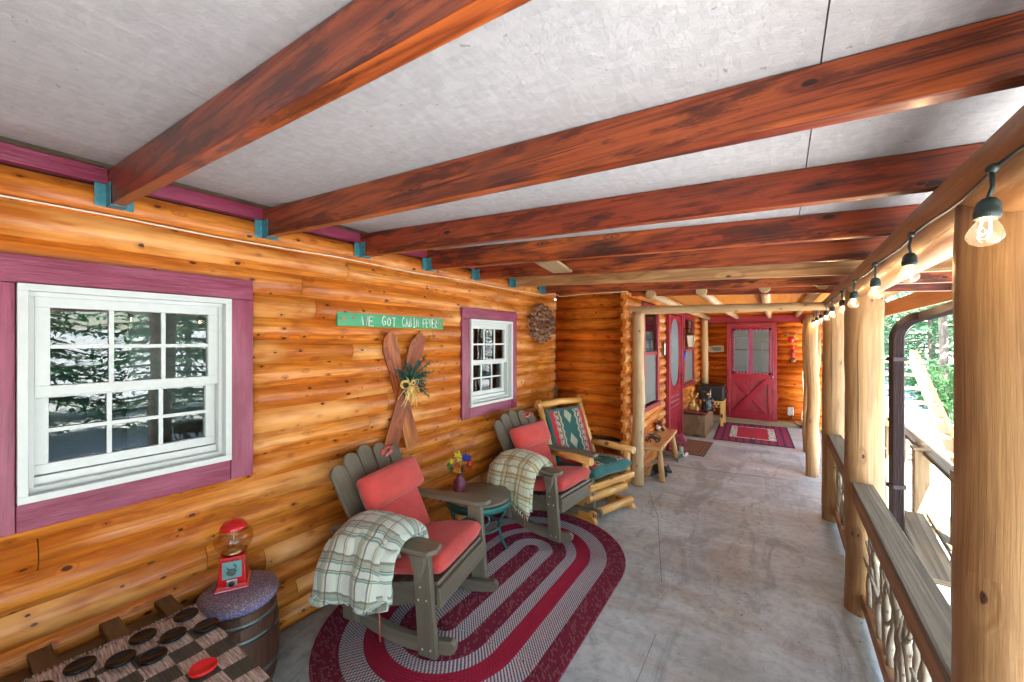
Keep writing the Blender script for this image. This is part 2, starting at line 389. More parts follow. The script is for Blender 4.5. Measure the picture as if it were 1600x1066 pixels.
def mk_osb():
    n = NT('painted_flake_board'); o = n.obj(); x, y, z = n.sep(o)
    wv = n.comb(x, y, 0)
    a = n.voro(n.comb(n.math('MULTIPLY', x, 26), n.math('MULTIPLY', y, 60), 0), 1, 'F1', 1, '2D')
    b = n.voro(n.comb(n.math('MULTIPLY', x, 70), n.math('MULTIPLY', y, 24), 5), 1, 'F1', 1, '2D')
    ca = n.sep(a['Color'])[0]; cb = n.sep(b['Color'])[1]
    f = n.math('ADD', n.math('MULTIPLY', ca, .5), n.math('MULTIPLY', cb, .5))
    g = n.noise(wv, 1.6, 4, .6); h = n.noise(wv, 90, 3, .6)
    c = n.mix(f, (.35,.352,.37), (.45,.455,.475))
    c = n.mix(n.math('MULTIPLY', n.mapr(g, .4, .75), .35), c, (.34,.34,.365))
    sp = n.math('GREATER_THAN', n.noise(n.comb(n.math('MULTIPLY', x, 22), n.math('MULTIPLY', y, 30), 0), 1, 3, .6), .70)
    c = n.mix(n.math('MULTIPLY', sp, .55), c, (.16,.13,.12))
    n.bump(n.math('ADD', n.math('MULTIPLY', f, 1.0), n.math('MULTIPLY', h, .6)), .8, .006)
    return n.done(c, .72)
M['osb'] = mk_osb()
def mk_concrete():
    n = NT('worn_concrete'); o = n.obj(); x, y, z = n.sep(o)
    g = n.noise(n.comb(n.math('MULTIPLY', x, .9), n.math('MULTIPLY', y, 2.2), 0), 1.1, 5, .62, .6)
    r = n.noise(n.comb(n.math('MULTIPLY', x, .7), n.math('MULTIPLY', y, 1.9), 7), 1.3, 4, .6, .8)
    f = n.noise(o, 60, 4, .7); d = n.noise(o, 18, 5, .7)
    c = n.mix(n.mapr(g, .3, .7), (.285,.32,.315), (.52,.57,.555))
    c = n.mix(n.math('MULTIPLY', n.mapr(r, .5, .66), .6), c, (.34,.28,.225))
    c = n.mix(n.math('MULTIPLY', n.mapr(d, .45, .75), .55), c, (.16,.165,.155))
    sc = n.noise(n.comb(n.math('MULTIPLY', x, 2.5), n.math('MULTIPLY', y, .8), 3), 1.5, 6, .7, 1.0)
    c = n.mix(n.math('MULTIPLY', n.mapr(sc, .52, .62), .45), c, (.15,.16,.15))
    pits = n.voro(n.comb(n.math('ADD', x, n.math('MULTIPLY', f, .05)), n.math('ADD', y, n.math('MULTIPLY', d, .09)), 0), 27, 'F1', 1.0, '2D'); pm = n.math('MULTIPLY', n.math('LESS_THAN', pits['Distance'], n.math('MULTIPLY', n.sep(pits['Color'])[2], .13)), n.math('GREATER_THAN', n.sep(pits['Color'])[0], .86))
    c = n.mix(n.math('MULTIPLY', pm, .75), c, (.06,.055,.05))
    wpt = n.voro(o, 9, 'F1', 1.0, '2D'); wm = n.math('MULTIPLY', n.math('LESS_THAN', wpt['Distance'], .035), n.math('GREATER_THAN', n.sep(wpt['Color'])[1], .7))
    c = n.mix(wm, c, (.55,.54,.5))
    n.bump(n.math('ADD', f, n.math('MULTIPLY', d, 1.5)), .25, .003)
    return n.done(c, n.mapr(g, .3, .7, .42, .62))
M['concrete'] = mk_concrete()
def mk_braid(name, ca, cb, cc, k=.5, third=.8):
    n = NT(name); u, v, _ = n.sep(n.uv())
    row = n.math('FLOOR', n.math('DIVIDE', v, .016)); t = n.math('ADD', n.math('DIVIDE', u, .021), n.math('MULTIPLY', row, .37))
    sk = n.math('ADD', t, n.math('MULTIPLY', n.math('DIVIDE', v, .016), .5))
    a = n.math('LESS_THAN', n.math('FRACT', sk), k)
    id_ = n.n.new('ShaderNodeTexWhiteNoise'); id_.noise_dimensions = '2D'
    n.L(n.comb(n.math('FLOOR', sk), row), id_.inputs['Vector'])
    b = n.math('MULTIPLY', a, n.math('GREATER_THAN', id_.outputs['Value'], third))
    c = n.mix(a, ca, cb); c = n.mix(b, c, cc)
    f = n.noise(n.obj(), 250, 3, .6); c = n.mix(n.math('MULTIPLY', f, .5), c, tuple(q*.4 for q in ca))
    hh = n.math('SINE', n.math('MULTIPLY', n.math('FRACT', n.math('MULTIPLY', sk, 2.0)), PI))
    n.bump(n.math('ADD', hh, n.math('MULTIPLY', f, .6)), .5, .004); return n.done(c, .9)
M['rug_burg'] = mk_braid('burgundy_braid', (.25,.006,.035), (.15,.008,.03), (.26,.12,.13), .5, .7)
M['rug_grey'] = mk_braid('grey_braid', (.60,.58,.56), (.10,.03,.09), (.28,.02,.06), .5, .7)
M['rug_crim'] = mk_braid('crimson_braid', (.42,.004,.04), (.33,.005,.034), (.36,.01,.045), .5, .9)
def mk_plaid(name, base, bands_u, bands_v, pu, pv):
    n = NT(name); u, v, _ = n.sep(n.uv()); c = base
    wob = n.math('MULTIPLY', n.math('SUBTRACT', n.noise(n.obj(), 9, 2), .5), .012)
    for co, bands, per in ((u, bands_u, pu), (v, bands_v, pv)):
        fr = n.math('FRACT', n.math('DIVIDE', n.math('ADD', co, wob), per))
        for pos, wd, col, st in bands:
            m_ = n.math('LESS_THAN', n.math('ABSOLUTE', n.math('SUBTRACT', fr, pos)), wd/per/2)
            c = n.mix(n.math('MULTIPLY', m_, st), c, col)
    f = n.noise(n.obj(), 400, 2, .6); g = n.noise(n.obj(), 14, 3, .6)
    c = n.mix(n.math('MULTIPLY', f, .2), c, (.25,.25,.2))
    n.bump(n.math('ADD', f, n.math('MULTIPLY', g, 4.0)), .45, .005); n.p.inputs['Sheen Weight'].default_value = .3
    return n.done(c, .9)
gr = (.12,.16,.09)
dk, tl, tn = (.09,.075,.05), (.05,.20,.17), (.42,.28,.12)
M['plaid_a'] = mk_plaid('cream_plaid', (.54,.60,.52), [(.2,.012,dk,.8),(.30,.024,gr,.55),(.40,.008,dk,.85),(.47,.010,tl,.8),(.7,.007,dk,.8),(.76,.008,tl,.8)],
                        [(.2,.006,tl,.8),(.28,.022,gr,.55),(.35,.010,tn,.4),(.42,.008,dk,.85),(.75,.006,dk,.75),(.80,.004,tn,.7)], .17, .19)
ol, yb = (.14,.115,.03), (.50,.33,.12)
M['plaid_b'] = mk_plaid('olive_plaid', (.54,.58,.42), [(.2,.018,ol,.75),(.33,.022,yb,.6),(.45,.012,ol,.75),(.78,.008,ol,.7)],
                        [(.2,.02,ol,.7),(.36,.026,yb,.6),(.48,.012,ol,.75),(.8,.006,yb,.7)], .14, .15)
def mk_southwest():
    n = NT('southwest_weave'); u, v, _ = n.sep(n.uv())     # u 0..1 along, v 0..1 across
    tri = n.math('PINGPONG', n.math('MULTIPLY', u, 16), 1.0)
    step = n.math('MULTIPLY', n.math('FLOOR', n.math('MULTIPLY', tri, 4)), .008)
    d = n.math('ADD', n.math('ABSOLUTE', n.math('SUBTRACT', v, .5)), step)
    c = n.ramp(d, [(0, (.012,.095,.085)), (.20, (.40,.38,.28)), (.245, (.05,.05,.045)), (.27, (.45,.40,.30)), (.315, (.30,.27,.2)), (.36, (.50,.02,.03))], 'CONSTANT')
    ch = n.math('PINGPONG', n.math('MULTIPLY', u, 9), .5)
    e = n.math('ABSOLUTE', n.math('SUBTRACT', n.math('ABSOLUTE', n.math('SUBTRACT', v, .5)), .29))
    eye = n.math('LESS_THAN', n.math('ADD', n.math('MULTIPLY', e, 14), n.math('MULTIPLY', ch, 1.6)), .42)
    c = n.mix(eye, c, (.30,.03,.03))
    big = n.math('PINGPONG', n.math('ADD', n.math('MULTIPLY', u, 2.2), .15), .5)
    bs = n.math('DIVIDE', n.math('FLOOR', n.math('MULTIPLY', big, 22)), 22)
    dia = n.math('LESS_THAN', n.math('ABSOLUTE', n.math('SUBTRACT', v, .5)), n.math('SUBTRACT', n.math('MULTIPLY', bs, .33), .055))
    c = n.mix(dia, c, (.40,.39,.27))
    f = n.noise(n.obj(), 350, 2, .6); c = n.mix(n.math('MULTIPLY', f, .35), c, (.05,.05,.04))
    n.bump(n.math('ADD', f, n.math('MULTIPLY', n.noise(n.obj(), 9, 2), 3)), .35, .004); return n.done(c, .9)
M['southwest'] = mk_southwest()
M['tealfab'] = fabric('deep_teal_canvas', (.010,.115,.105))
def mk_lav():
    n = NT('lavender_print'); o = n.obj(); v = n.voro(o, 130, 'F1', 1, '3D'); z = n.sep(o)[2]
    c = n.mix(n.math('LESS_THAN', v['Distance'], .33), (.20,.17,.38), (.55,.50,.60))
    c = n.mix(n.mapr(z, .02, .06), c, n.mix(n.math('LESS_THAN', v['Distance'], .33), (.17,.12,.16), (.42,.35,.39)))
    n.bump(n.noise(o, 50, 3), .3, .004); return n.done(c, .85)
M['lavfab'] = mk_lav()
def mk_gamecloth():
    n = NT('woven_game_cloth'); u, v, _ = n.sep(n.uv())
    S_ = .088
    chk = n.n.new('ShaderNodeTexChecker'); n.L(n.comb(n.math('ADD', u, .0), n.math('ADD', v, .0)), chk.inputs['Vector'])
    a = n.math('MODULO', n.math('ADD', n.math('FLOOR', n.math('DIVIDE', u, S_)), n.math('FLOOR', n.math('DIVIDE', v, S_))), 2)
    inside = n.math('GREATER_THAN', u, S_*1.6)
    a = n.math('MULTIPLY', n.math('GREATER_THAN', a, .5), inside)
    rib = n.math('SINE', n.math('MULTIPLY', v, 520)); nz = n.noise(n.comb(n.math('MULTIPLY', u, 12), n.math('MULTIPLY', v, 160), 0), 1, 3, .7)
    lite = n.mix(n.mapr(nz, .35, .68), (.22,.12,.09), (.72,.62,.53))
    c = n.mix(a, lite, n.mix(nz, (.035,.03,.018), (.10,.085,.06)))
    n.bump(n.math('ADD', rib, n.math('MULTIPLY', nz, 2)), .6, .004); return n.done(c, .95)
M['gamecloth'] = mk_gamecloth()
def mk_ground():
    n = NT('pale_ground'); o = n.obj()
    g = n.noise(o, .5, 5, .6); f = n.noise(o, 14, 5, .7)
    c = n.mix(n.mapr(g, .42, .6), (.74,.73,.70), (.60,.58,.52))
    c = n.mix(n.math('MULTIPLY', n.mapr(f, .5, .75), .45), c, (.30,.27,.2))
    n.bump(f, .6, .03); return n.done(c, .9)
M['ground'] = mk_ground()
def mk_needles(name, a, b):
    n = NT(name); va = n.attr(); c = n.mix(va, a, b)
    n.p.inputs['Subsurface Weight'].default_value = 0
    df = n.n.new('ShaderNodeBsdfDiffuse'); tr = n.n.new('ShaderNodeBsdfTranslucent'); mx = n.n.new('ShaderNodeMixShader'); mx.inputs[0].default_value = .35
    n.L(c, df.inputs[0]); n.L(c, tr.inputs[0]); n.L(df.outputs[0], mx.inputs[1]); n.L(tr.outputs[0], mx.inputs[2]); n.L(mx.outputs[0], n.out.inputs[0]); return n.m
M['needles'] = mk_needles('conifer_needles', (.05,.17,.08), (.16,.36,.17))
M['bushleaf'] = mk_needles('bush_leaves', (.05,.14,.05), (.12,.26,.10))
def mk_farrug():
    n = NT('plaid_door_rug'); u, v, _ = n.sep(n.uv())     # metres from centre
    au, av = n.math('ABSOLUTE', u), n.math('ABSOLUTE', v)
    st = n.math('LESS_THAN', n.math('FRACT', n.math('MULTIPLY', au, 9)), .4); sv_ = n.math('LESS_THAN', n.math('FRACT', n.math('MULTIPLY', v, 7)), .35)
    c = n.mix(st, (.30,.008,.045), (.07,.012,.05)); c = n.mix(n.math('MULTIPLY', sv_, .5), c, (.05,.01,.05))
    inner = n.math('MULTIPLY', n.math('LESS_THAN', au, .36), n.math('LESS_THAN', av, .55))
    bird = n.noise(n.comb(u, v), 22, 2, .5)
    c = n.mix(inner, c, n.mix(n.math('GREATER_THAN', bird, .56), (.55,.54,.45), (.06,.06,.05)))
    cen = n.math('MULTIPLY', n.math('LESS_THAN', au, .25), n.math('LESS_THAN', av, .50))
    c = n.mix(cen, c, (.36,.008,.03))
    edge = n.math('MAXIMUM', n.math('GREATER_THAN', au, .575), n.math('GREATER_THAN', av, .88)); c = n.mix(edge, c, (.03,.012,.03))
    n.bump(n.noise(n.obj(), 200, 2), .3, .004); return n.done(c, .95)
M['farrug'] = mk_farrug()
def mk_doormat():
    n = NT('brown_mat'); u, v, _ = n.sep(n.uv()); au, av = n.math('ABSOLUTE', u), n.math('ABSOLUTE', v)
    m_ = n.math('MAXIMUM', n.math('DIVIDE', au, .25), n.math('DIVIDE', av, .52))
    c = n.ramp(m_, [(0, (.22,.10,.035)), (.62, (.03,.025,.02)), (.68, (.30,.15,.05)), (.78, (.03,.025,.02)), (.83, (.24,.11,.04)), (.94, (.04,.03,.02))], 'CONSTANT')
    f = n.noise(n.obj(), 160, 3); c = n.mix(n.math('MULTIPLY', f, .5), c, (.05,.035,.02)); n.bump(f, .6, .005); return n.done(c, .95)
M['doormat'] = mk_doormat()
M['screen'] = NT('insect_screen').done((.12,.13,.13), .7)
M['interior'] = plain('interior_wall', (.22,.22,.18), .8, var=.05)
M['curtain'] = plain('pale_curtain', (.55,.58,.55), .8, var=.1)
M['darkvoid'] = plain('dark_room', (.03,.035,.03), .8)

# ------------------------------------------------------------------ setting
XW, XO, YC, YE, XI = -2.5, .62, 4.70, 9.9, -1.56
def ceil_z(x): return 2.505 - .060*(x + 2.5) + .055*max(0, min(1, (-2.15-x)/.35))
def joist_top(x): return 2.503 - .060*(x + 2.5)
def joist_bot(x): return 2.345 - .0455*(x + 2.5)
m = MB(); N_ = 60
def gz(x, y): 
    base = -.32 - .02*max(0, min(x-1, 10)) + .12*noise.noise(Vector((x*.25, y*.25, 0)))*min(1, max(0, (x-1)*.3))
    r = math.hypot(x, y); return base + max(0, r-16)*.012 + max(0, r-30)*.02
GX = [-250,-120,-60,-30,-14,-8,-3,0,.6] + [.6+.7*i for i in range(1, 30)] + [26,32,40,52,70,100,150,250]
GY = [-250,-120,-60,-35,-22,-14] + [-10+1.1*i for i in range(0, 40)] + [38,44,52,64,80,110,160,250]
V = [(x, y, gz(x, y)) for x in GX for y in GY]; ny = len(GY); F = []
for i in range(len(GX)-1):
    for j in range(ny-1): a = i*ny+j; F.append((a, a+ny, a+ny+1, a+1))
m.add(V, F, [[(V[k][0], V[k][1]) for k in f] for f in F], smooth=True)
tag(m.build('ground', M['ground']), kind='structure')
m = MB(); m.box((-.94, 2.95, -.25), (3.12+.0, 14.1, .5))
# control joints scored as narrow grooves between the slab pours
tag(m.build('porch_floor', M['concrete'], bevel=.01), kind='structure')
m = MB()
m.tube([(-2.5, 5.85, .0005), (-1.2, 5.9, .0005), (-.4, 6.02, .0005), (.55, 6.2, .0005)], .0016, 4)
m.tube([(-.72, 3.0, .0), (-1.02, 4.1, .0), (-1.28, 4.75, .0)], .0016, 4)
m.tube([(-.55, -3.9, 0), (-.62, 2.45, 0)], .0014, 4)
tag(m.build('floor_joint', plain('joint_grime', (.13,.12,.10), .9)), kind='structure')

# ceiling boards
m = MB()
seams = [(-2.74, -2.15), (-2.15, -1.3515), (-1.35, .069), (.072, 1.25)]
ys = [(-3.9, 4.92)]
for xa, xb in seams:
    for ya, yb_ in ys:
        V = [(x, y, ceil_z(x)+dz) for dz in (0, .018) for x, y in ((xa, ya), (xb, ya), (xb, yb_), (xa, yb_))]
        m.add(V, [(3,2,1,0), (4,5,6,7), (0,1,5,4), (1,2,6,5), (2,3,7,6), (3,0,4,7)], [[(0,0)]*4]*6)
tag(m.build('ceiling', M['osb']), kind='structure')
m = MB()
for xa, xb in ((-2.9, 1.3),):
    V = [(x, y, 2.60-.060*(x+2.5)+dz) for dz in (.024, .07) for x, y in ((xa, -4), (xb, -4), (xb, 10.2), (xa, 10.2))]
    m.add(V, [(3,2,1,0), (4,5,6,7), (0,1,5,4), (1,2,6,5), (2,3,7,6), (3,0,4,7)], [[(0,0)]*4]*6)
m.box((1.27, 3.0, ceil_z(1.25)-.07), (.025, 14.0, .19))
tag(m.build('porch_roof', M['railside']), 'brown roof deck and fascia over the whole porch', 'roof', kind='structure')
# ceiling of the far bay: orange boards on round rafters
m = MB(); k = -1.56
while k < 1.2:
    wd = .14; m.box((k+wd/2, 7.45, 2.37-.03*0), (wd-.004, 5.0, .02), grain=1); k += wd
tag(m.build('board_ceiling', M['orangeboard']), 'orange board ceiling over the far end of the porch', 'ceiling', kind='structure')
# house body behind the walls
m = MB()
m.box((-4.4, 1.3, 1.1), (.05, 11, 3.2)); m.box((-3.5, 1.3, -.3), (2, 11, .05)); m.box((-3.5, 1.3, 2.72), (2.2, 11, .05))
m.box((-3.5, -4.2, 1.1), (2, .05, 3.2)); m.box((-3.1, 10.6, 1.2), (3.2, .05, 3.0)); m.box((-4.4, 8.0, 1.2), (.05, 5.0, 3.0))
m.box((-2.9, 7.3, -.12), (2.6, 5.0, .05)); m.box((-2.9, 7.5, 2.74), (2.8, 6.3, .05)); m.box((1.2-1.7, 12.3, 1.2), (4.4, .05, 3.2))
m.box((-.6, 11.2, 2.6), (3.4, 2.4, .05)); m.box((-.6, 11.2, -.12), (3.4, 2.4, .05))
tag(m.build('house_interior', M['interior']), 'dim rooms behind the log walls', 'room', kind='structure')

# ------------------------------------------------------------------ log siding walls
PITCH = .136
def log_wall(name, label, mat, frame, length, z0, z1, holes=(), seed=1, bulge=.038, lo=0.0, seg_len=(1.3, 3.2)):
    """frame: matrix taking (s along wall, out, z) to the world; logs bulge towards +out."""
    r = random.Random(seed); mb = MB(); z = z0
    NP = 9
    while z < z1 - .02:
        hgt = min(PITCH + r.uniform(-.006, .006), z1 - z); bl = bulge*r.uniform(.8, 1.15)
        cuts = [lo]; s = lo - r.uniform(0, 2.0)
        while s < length:
            s += r.uniform(*seg_len)
            if s < length - .3 and s > lo + .25: cuts.append(s)
        cuts.append(length)
        spans = []
        for a, b in zip(cuts[:-1], cuts[1:]):
            sp = [(a + (.0018 if a > lo else 0), b - (.0018 if b < length else 0))]
            for (ha, hb, hz0, hz1) in holes:
                if hz0 < z + hgt*.5 < hz1:
                    nsp = []
                    for (p, q) in sp:
                        if q <= ha or p >= hb: nsp.append((p, q)); continue
                        if p < ha: nsp.append((p, ha))
                        if q > hb: nsp.append((hb, q))
                    sp = nsp
            va = r.random(); spans += [(p, q, va) for p, q in sp if q - p > .01]
        for (p, q, va) in spans:
            n_ = max(1, int((q-p)/.35)); o1, o2 = r.random()*60, r.random()*60
            V = []; F = []; U = []
            for i in range(n_+1):
                ss = p + (q-p)*i/n_
                for k in range(NP+1):
                    t = k/NP; zz = z + hgt*t
                    d = bl*(1 - abs(2*t-1)**2.1)
                    d += .005*noise.noise(Vector((ss*1.2+o1, t*1.5, o2)))*(1 - abs(2*t-1)**4)
                    V.append((ss, d, zz))
            for i in range(n_):
                for k in range(NP):
                    a = i*(NP+1)+k; F.append((a, a+NP+1, a+NP+2, a+1))
                    U.append([(V[j][0]+o1, V[j][2]*1.15+o2) for j in F[-1]])
            # end caps
            for i in (0, n_):
                idx = [i*(NP+1)+k for k in range(NP+1)]; b0 = len(V)
                V += [(V[idx[0]][0], -.03, z), (V[idx[0]][0], -.03, z+hgt)]
                F.append(tuple(idx + [b0+1, b0])); U.append([(V[j][1]+o1, V[j][2]+o2) for j in F[-1]])
            sm = [True]*(n_*NP) + [False, False]
            mb.add(V, F, U, va, sm, frame)
        z += hgt
    # sheathing behind the logs, cut round the openings
    zs = sorted({z0, z1} | {h[2] for h in holes} | {h[3] for h in holes})
    for za, zb in zip(zs[:-1], zs[1:]):
        sp = [(lo, length)]
        for h in holes:
            if h[2] < zb and h[3] > za:
                ns = []
                for p, q in sp:
                    if q <= h[0] or p >= h[1]: ns.append((p, q)); continue
                    if p < h[0]: ns.append((p, h[0]))
                    if q > h[1]: ns.append((h[1], q))
                sp = ns
        for p, q in sp:
            p = max(p, lo+.05); mb.box(((p+q)/2, -.06, (za+zb)/2), (q-p, .1, zb-za), M=frame, mi=1)
    o = mb.build(name, [mat, M['darkvoid']])
    return tag(o, label, 'wall', 'log walls of the cabin', 'structure')
FW = Matrix(((0,1,0,XW), (1,0,0,0), (0,0,1,0), (0,0,0,1)))            # long wall, out = +X
FI = Matrix(((0,1,0,XI), (1,0,0,0), (0,0,1,0), (0,0,0,1)))
FP = Matrix(((1,0,0,0), (0,-1,0,YC), (0,0,1,0), (0,0,0,1)))           # out = -Y
FE = Matrix(((1,0,0,0), (0,-1,0,YE), (0,0,1,0), (0,0,0,1)))
log_wall('log_wall', 'long orange log sided wall with two windows and the green sign', M['log'], FW, YC+.0, 0, 2.44, [(.17,.985,1.04,2.02), (2.93,3.72,1.04,2.01)], 11, lo=-3.9)
log_wall('log_wall', 'short log wall facing the camera beside the pine cone wreath', M['logred'], FP, XI-.0, 0, 2.44, [], 12, lo=XW+.034, seg_len=(3,5))
log_wall('log_wall', 'pale edged log wall behind the round inner post, with screen door', M['log'], FI, YE, 0, 2.36, [(5.35,6.1,.85,2.25), (6.63,7.7,0,2.3), (7.95,9.0,.92,2.25)], 13, lo=YC-.03, seg_len=(3,5))
log_wall('log_wall', 'end wall of logs around the red door', M['logred'], FE, 1.05, 0, 2.40, [(-.98,-.08,.05,2.14)], 14, lo=XI, seg_len=(3,5))

log_wall('log_wall', 'unseen log wall added behind the camera to block light from the near end', M['log'], Matrix(((1,0,0,0), (0,1,0,-2.2), (0,0,1,0), (0,0,0,1))), .75, 0, 2.44, [], 15, lo=XW, seg_len=(3,5))  # added out of view so light enters mainly from the railing side
# ledger board, trim strip
m = MB(); m.box((XW+.028, .4, 2.472), (.05, 8.56, .066), grain=1, var=.3)
tag(m.build('trim_strip', M['magenta'], bevel=.002), 'magenta painted strip along the top of the long log wall', 'trim', kind='structure')
m = MB(); m.box((XW+.014, .4, 2.536), (.036, 8.56, .062), grain=1, var=.9)
tag(m.build('ledger_board', M['trunk'], bevel=.002), 'dark stained ledger between magenta strip and grey ceiling', 'board', kind='structure')

# joists
jspec = ['joist','joist','joist','joist','joist','joist','joistpale','joist','joist','joist']
ang = math.degrees(math.atan(.044))
order = ['nearest', 'second nearest', 'third', 'fourth', 'fifth', 'sixth', 'seventh', 'eighth']
for i in range(-1, 8):
    y = .455 + .63*i + (.02 if i > 5 else 0)
    x0 = XW+.055 if y < YC else XI+.03
    lx = 1.22 - x0
    mat = 'joistpale' if i in (5,) else 'joist'
    if i >= 0: lab = {0:'thick red brown ceiling joist nearest the camera, crossing the top left', 1:'second ceiling joist, dark knots and pale lower edge, running to the top right', 2:'third ceiling joist from the camera, plain red brown',
          3:'fourth ceiling joist from the camera, meeting the wall above the green sign', 4:'fifth ceiling joist, with the pale loose board in front', 5:'pale yellow ceiling joist, the only light one', 6:'dark joist just behind the pale yellow one', 7:'farthest flat joist, just in front of the round cross log'}[i]
    else: lab = 'red brown ceiling joist behind the camera'
    e = thing('ceiling_joist', lab, 'joist', (x0, y+.02, 0), 0, 'joists under the porch ceiling')
    m = MB()
    # a board with a slightly wavy (waney) upper edge
    NB = 26; V = []; F = []; U = []; o1, o2 = rnd.random()*40, rnd.random()*40
    for k in range(NB+1):
        xx = lx*k/NB; top = joist_top(x0+xx); bt = joist_bot(x0+xx); wv = .006*noise.noise(Vector((xx*2.2, i*3.3, 0)))
        V += [(xx, -.022, bt+wv*.3), (xx, .022, bt), (xx, .022, top), (xx, -.022, top)]
    for k in range(NB):
        a = 4*k
        for q, (p1, p2) in enumerate(((0,1), (1,2), (2,3), (3,0))):
            F.append((a+p1, a+4+p1, a+4+p2, a+p2)); 
            if q in (0, 2): U.append([(V[j][0]+o1, V[j][1]+o2+q) for j in F[-1]])
            else: U.append([(V[j][0]+o1, V[j][2]+o2+q*.5) for j in F[-1]])
    F += [(0,3,2,1), (4*NB, 4*NB+1, 4*NB+2, 4*NB+3)]; U += [[(V[j][1]*.3, V[j][2]) for j in f] for f in F[-2:]]
    m.add(V, F, U)
    m.build('board', M[mat], e, bevel=.003)
    if y < YC:
        m = MB(); zb = joist_bot(x0) - .002
        m.box((.03, -.026, zb+.045), (.07, .003, .10)); m.box((.03, .026, zb+.045), (.07, .003, .10)); m.box((.03, 0, zb-.003), (.07, .055, .004))
        m.box((-.002, -.045, zb+.045), (.004, .036, .10)); m.box((-.002, .045, zb+.045), (.004, .036, .10))
        m.build('joist_hanger', M['teal'], e, bevel=.001)
# loose pale board wedged between two joists
m = MB(); m.box((0, 0, 0), (.17, .60, .02), grain=1)
o = m.build('loose_board', M['plank'], bevel=.002); o.location = (-1.45, 2.72, 2.325); o.rotation_euler = (0, math.radians(2.5), math.radians(12))
tag(o, 'short pale board lying across between two ceiling joists', 'board')

# ------------------------------------------------------------------ posts and beams
def log_path(p0, p1, n, wob, seed):
    r = random.Random(seed); P = []
    a, b = Vector(p0), Vector(p1)
    for k in range(n+1):
        t = k/n; q = a.lerp(b, t)
        q += Vector((noise.noise(Vector((t*3, seed, 0))), noise.noise(Vector((t*3, seed, 9))), 0 if abs(b.z-a.z) > abs(b.y-a.y)+abs(b.x-a.x) else noise.noise(Vector((t*3, seed, 4)))))*wob
        P.append(q)
    return P
def post(label, x, y, r, z1, seed, mat='post', wob=.01, group='round log posts along the railing', z0=-.05, crack=None, knobs=0):
    m = MB(); P = log_path((x, y, z0), (x, y, z1), 30, wob, seed)
    R = [r*(1.03 - .06*k/30 + .03*noise.noise(Vector((k*.35, seed, 0)))) for k in range(31)]
    rr = random.Random(seed)
    for _ in range(knobs):
        k = rr.randrange(3, 28); R[k] *= 1.12; R[k-1] *= 1.05; R[k+1] *= 1.05
    m.tube(P, R, 28, bump=.02, bf=4)
    o = m.build('log_post', M[mat]); tag(o, label, 'post', group)
    if crack:
        for (dx, dy, za, zb) in crack:
            c = MB(); n = 16; pts = []
            for k in range(n+1):
                z = za + (zb-za)*k/n; an = math.atan2(dy, dx) + .04*noise.noise(Vector((z*4, seed, 3)))
                kk = min(29, max(0, int((z-z0)/(z1-z0)*30))); q = P[kk]
                pts.append((q.x + math.cos(an)*(R[kk]*1.012), q.y + math.sin(an)*(R[kk]*1.012), z))
            c.tube(pts, [.0006+.0018*math.sin(PI*k/n) for k in range(n+1)], 5)
            c.build('crack', M['darkvoid'], o)
    return o
post('thick round log post nearest the camera at the right edge', .455, 1.42, .102, 2.09, 3, crack=[(-.02, -1, .2, 2.05)])
post('round log post between the two twig railing panels, next beyond the nearest', .445, 3.42, .1, 2.11, 5, crack=[(-.45, -1, .95, 1.75)])
post('third round log post from the camera, with a long crack', .425, 5.0, .092, 2.11, 8, crack=[(-.3, -1, .9, 2.0), (-.9, -1, .3, .8)])
post('slim knotty log post with a forked stem, fourth from the camera', .33, 6.45, .068, 2.1, 14, wob=.03, knobs=4)
post('slim knotty log post, fifth from the camera', .345, 7.8, .062, 2.1, 17, wob=.03, knobs=4)
post('slim pale post farthest along the railing side near the end wall', .40, 9.1, .06, 2.1, 21, wob=.02, knobs=3)
m = MB(); m.tube([(.36, 6.55, 0), (.39, 6.60, .35), (.37, 6.68, .7), (.35, 6.62, 1.05), (.41, 6.75, 1.5), (.40, 6.72, 2.1)], [.04,.037,.034,.034,.03,.028], 12, bump=.05)
tag(m.build('log_pole', M['post']), 'thin crooked pole leaning against the slim forked post', 'pole')
post('round peeled log post standing at the log wall corner beside the glider chair', -1.44, 4.86, .068, 2.10, 31, 'pole', .02, 'pale inner log posts', 0, knobs=5)
post('pale round post in the far left corner behind the black cover', -1.40, 9.66, .066, 2.24, 33, 'pole', .01, 'pale inner log posts', 0, knobs=3)
m = MB(); P = log_path((.44, -3.9, 2.122), (.44, 9.85, 2.122), 50, .008, 40)
m.tube(P, [.094*(1+.03*noise.noise(Vector((k*.4, 0, 0)))) for k in range(51)], 28, bump=.02, bf=2)
tag(m.build('round_beam', M['beamw']), 'long round log beam carrying the joists above the railing posts', 'beam')
m = MB(); P = log_path((-1.58, 4.87, 2.128), (.40, 4.87, 2.085), 30, .008, 43)
m.tube(P, [.045*(1.1-.2*k/30 + .05*noise.noise(Vector((k*.8, 1, 0)))) for k in range(31)], 16, bump=.04)
tag(m.build('cross_log', M['pole']), 'slender pale cross log resting on the inner post and the long beam', 'beam')
for i, (x, lab) in enumerate(((-1.33, 'round ceiling rafter nearest the inner log wall'), (-.78, 'round ceiling rafter left of the red door'), (-.19, 'round ceiling rafter ending above the red door'), (.28, 'round ceiling rafter beside the long beam'))):
    m = MB(); m.tube([(x+.05, 4.78, 2.30), (x, 7.4, 2.28), (x-.02, 9.86, 2.262)], [.052,.05,.046], 14, bump=.03)
    tag(m.build('round_rafter', M['pole']), lab, 'rafter', 'round rafters of the far bay')
m = MB(); m.box((-.5, YE-.05, 2.215), (2.1, .03, .13), grain=0)
tag(m.build('header_board', M['redtrim'], bevel=.003), 'dark red header board across the end wall above the red door', 'trim', kind='structure')
m = MB(); m.box((-.5, YE-.06, .05), (2.1, .05, .12), grain=0)
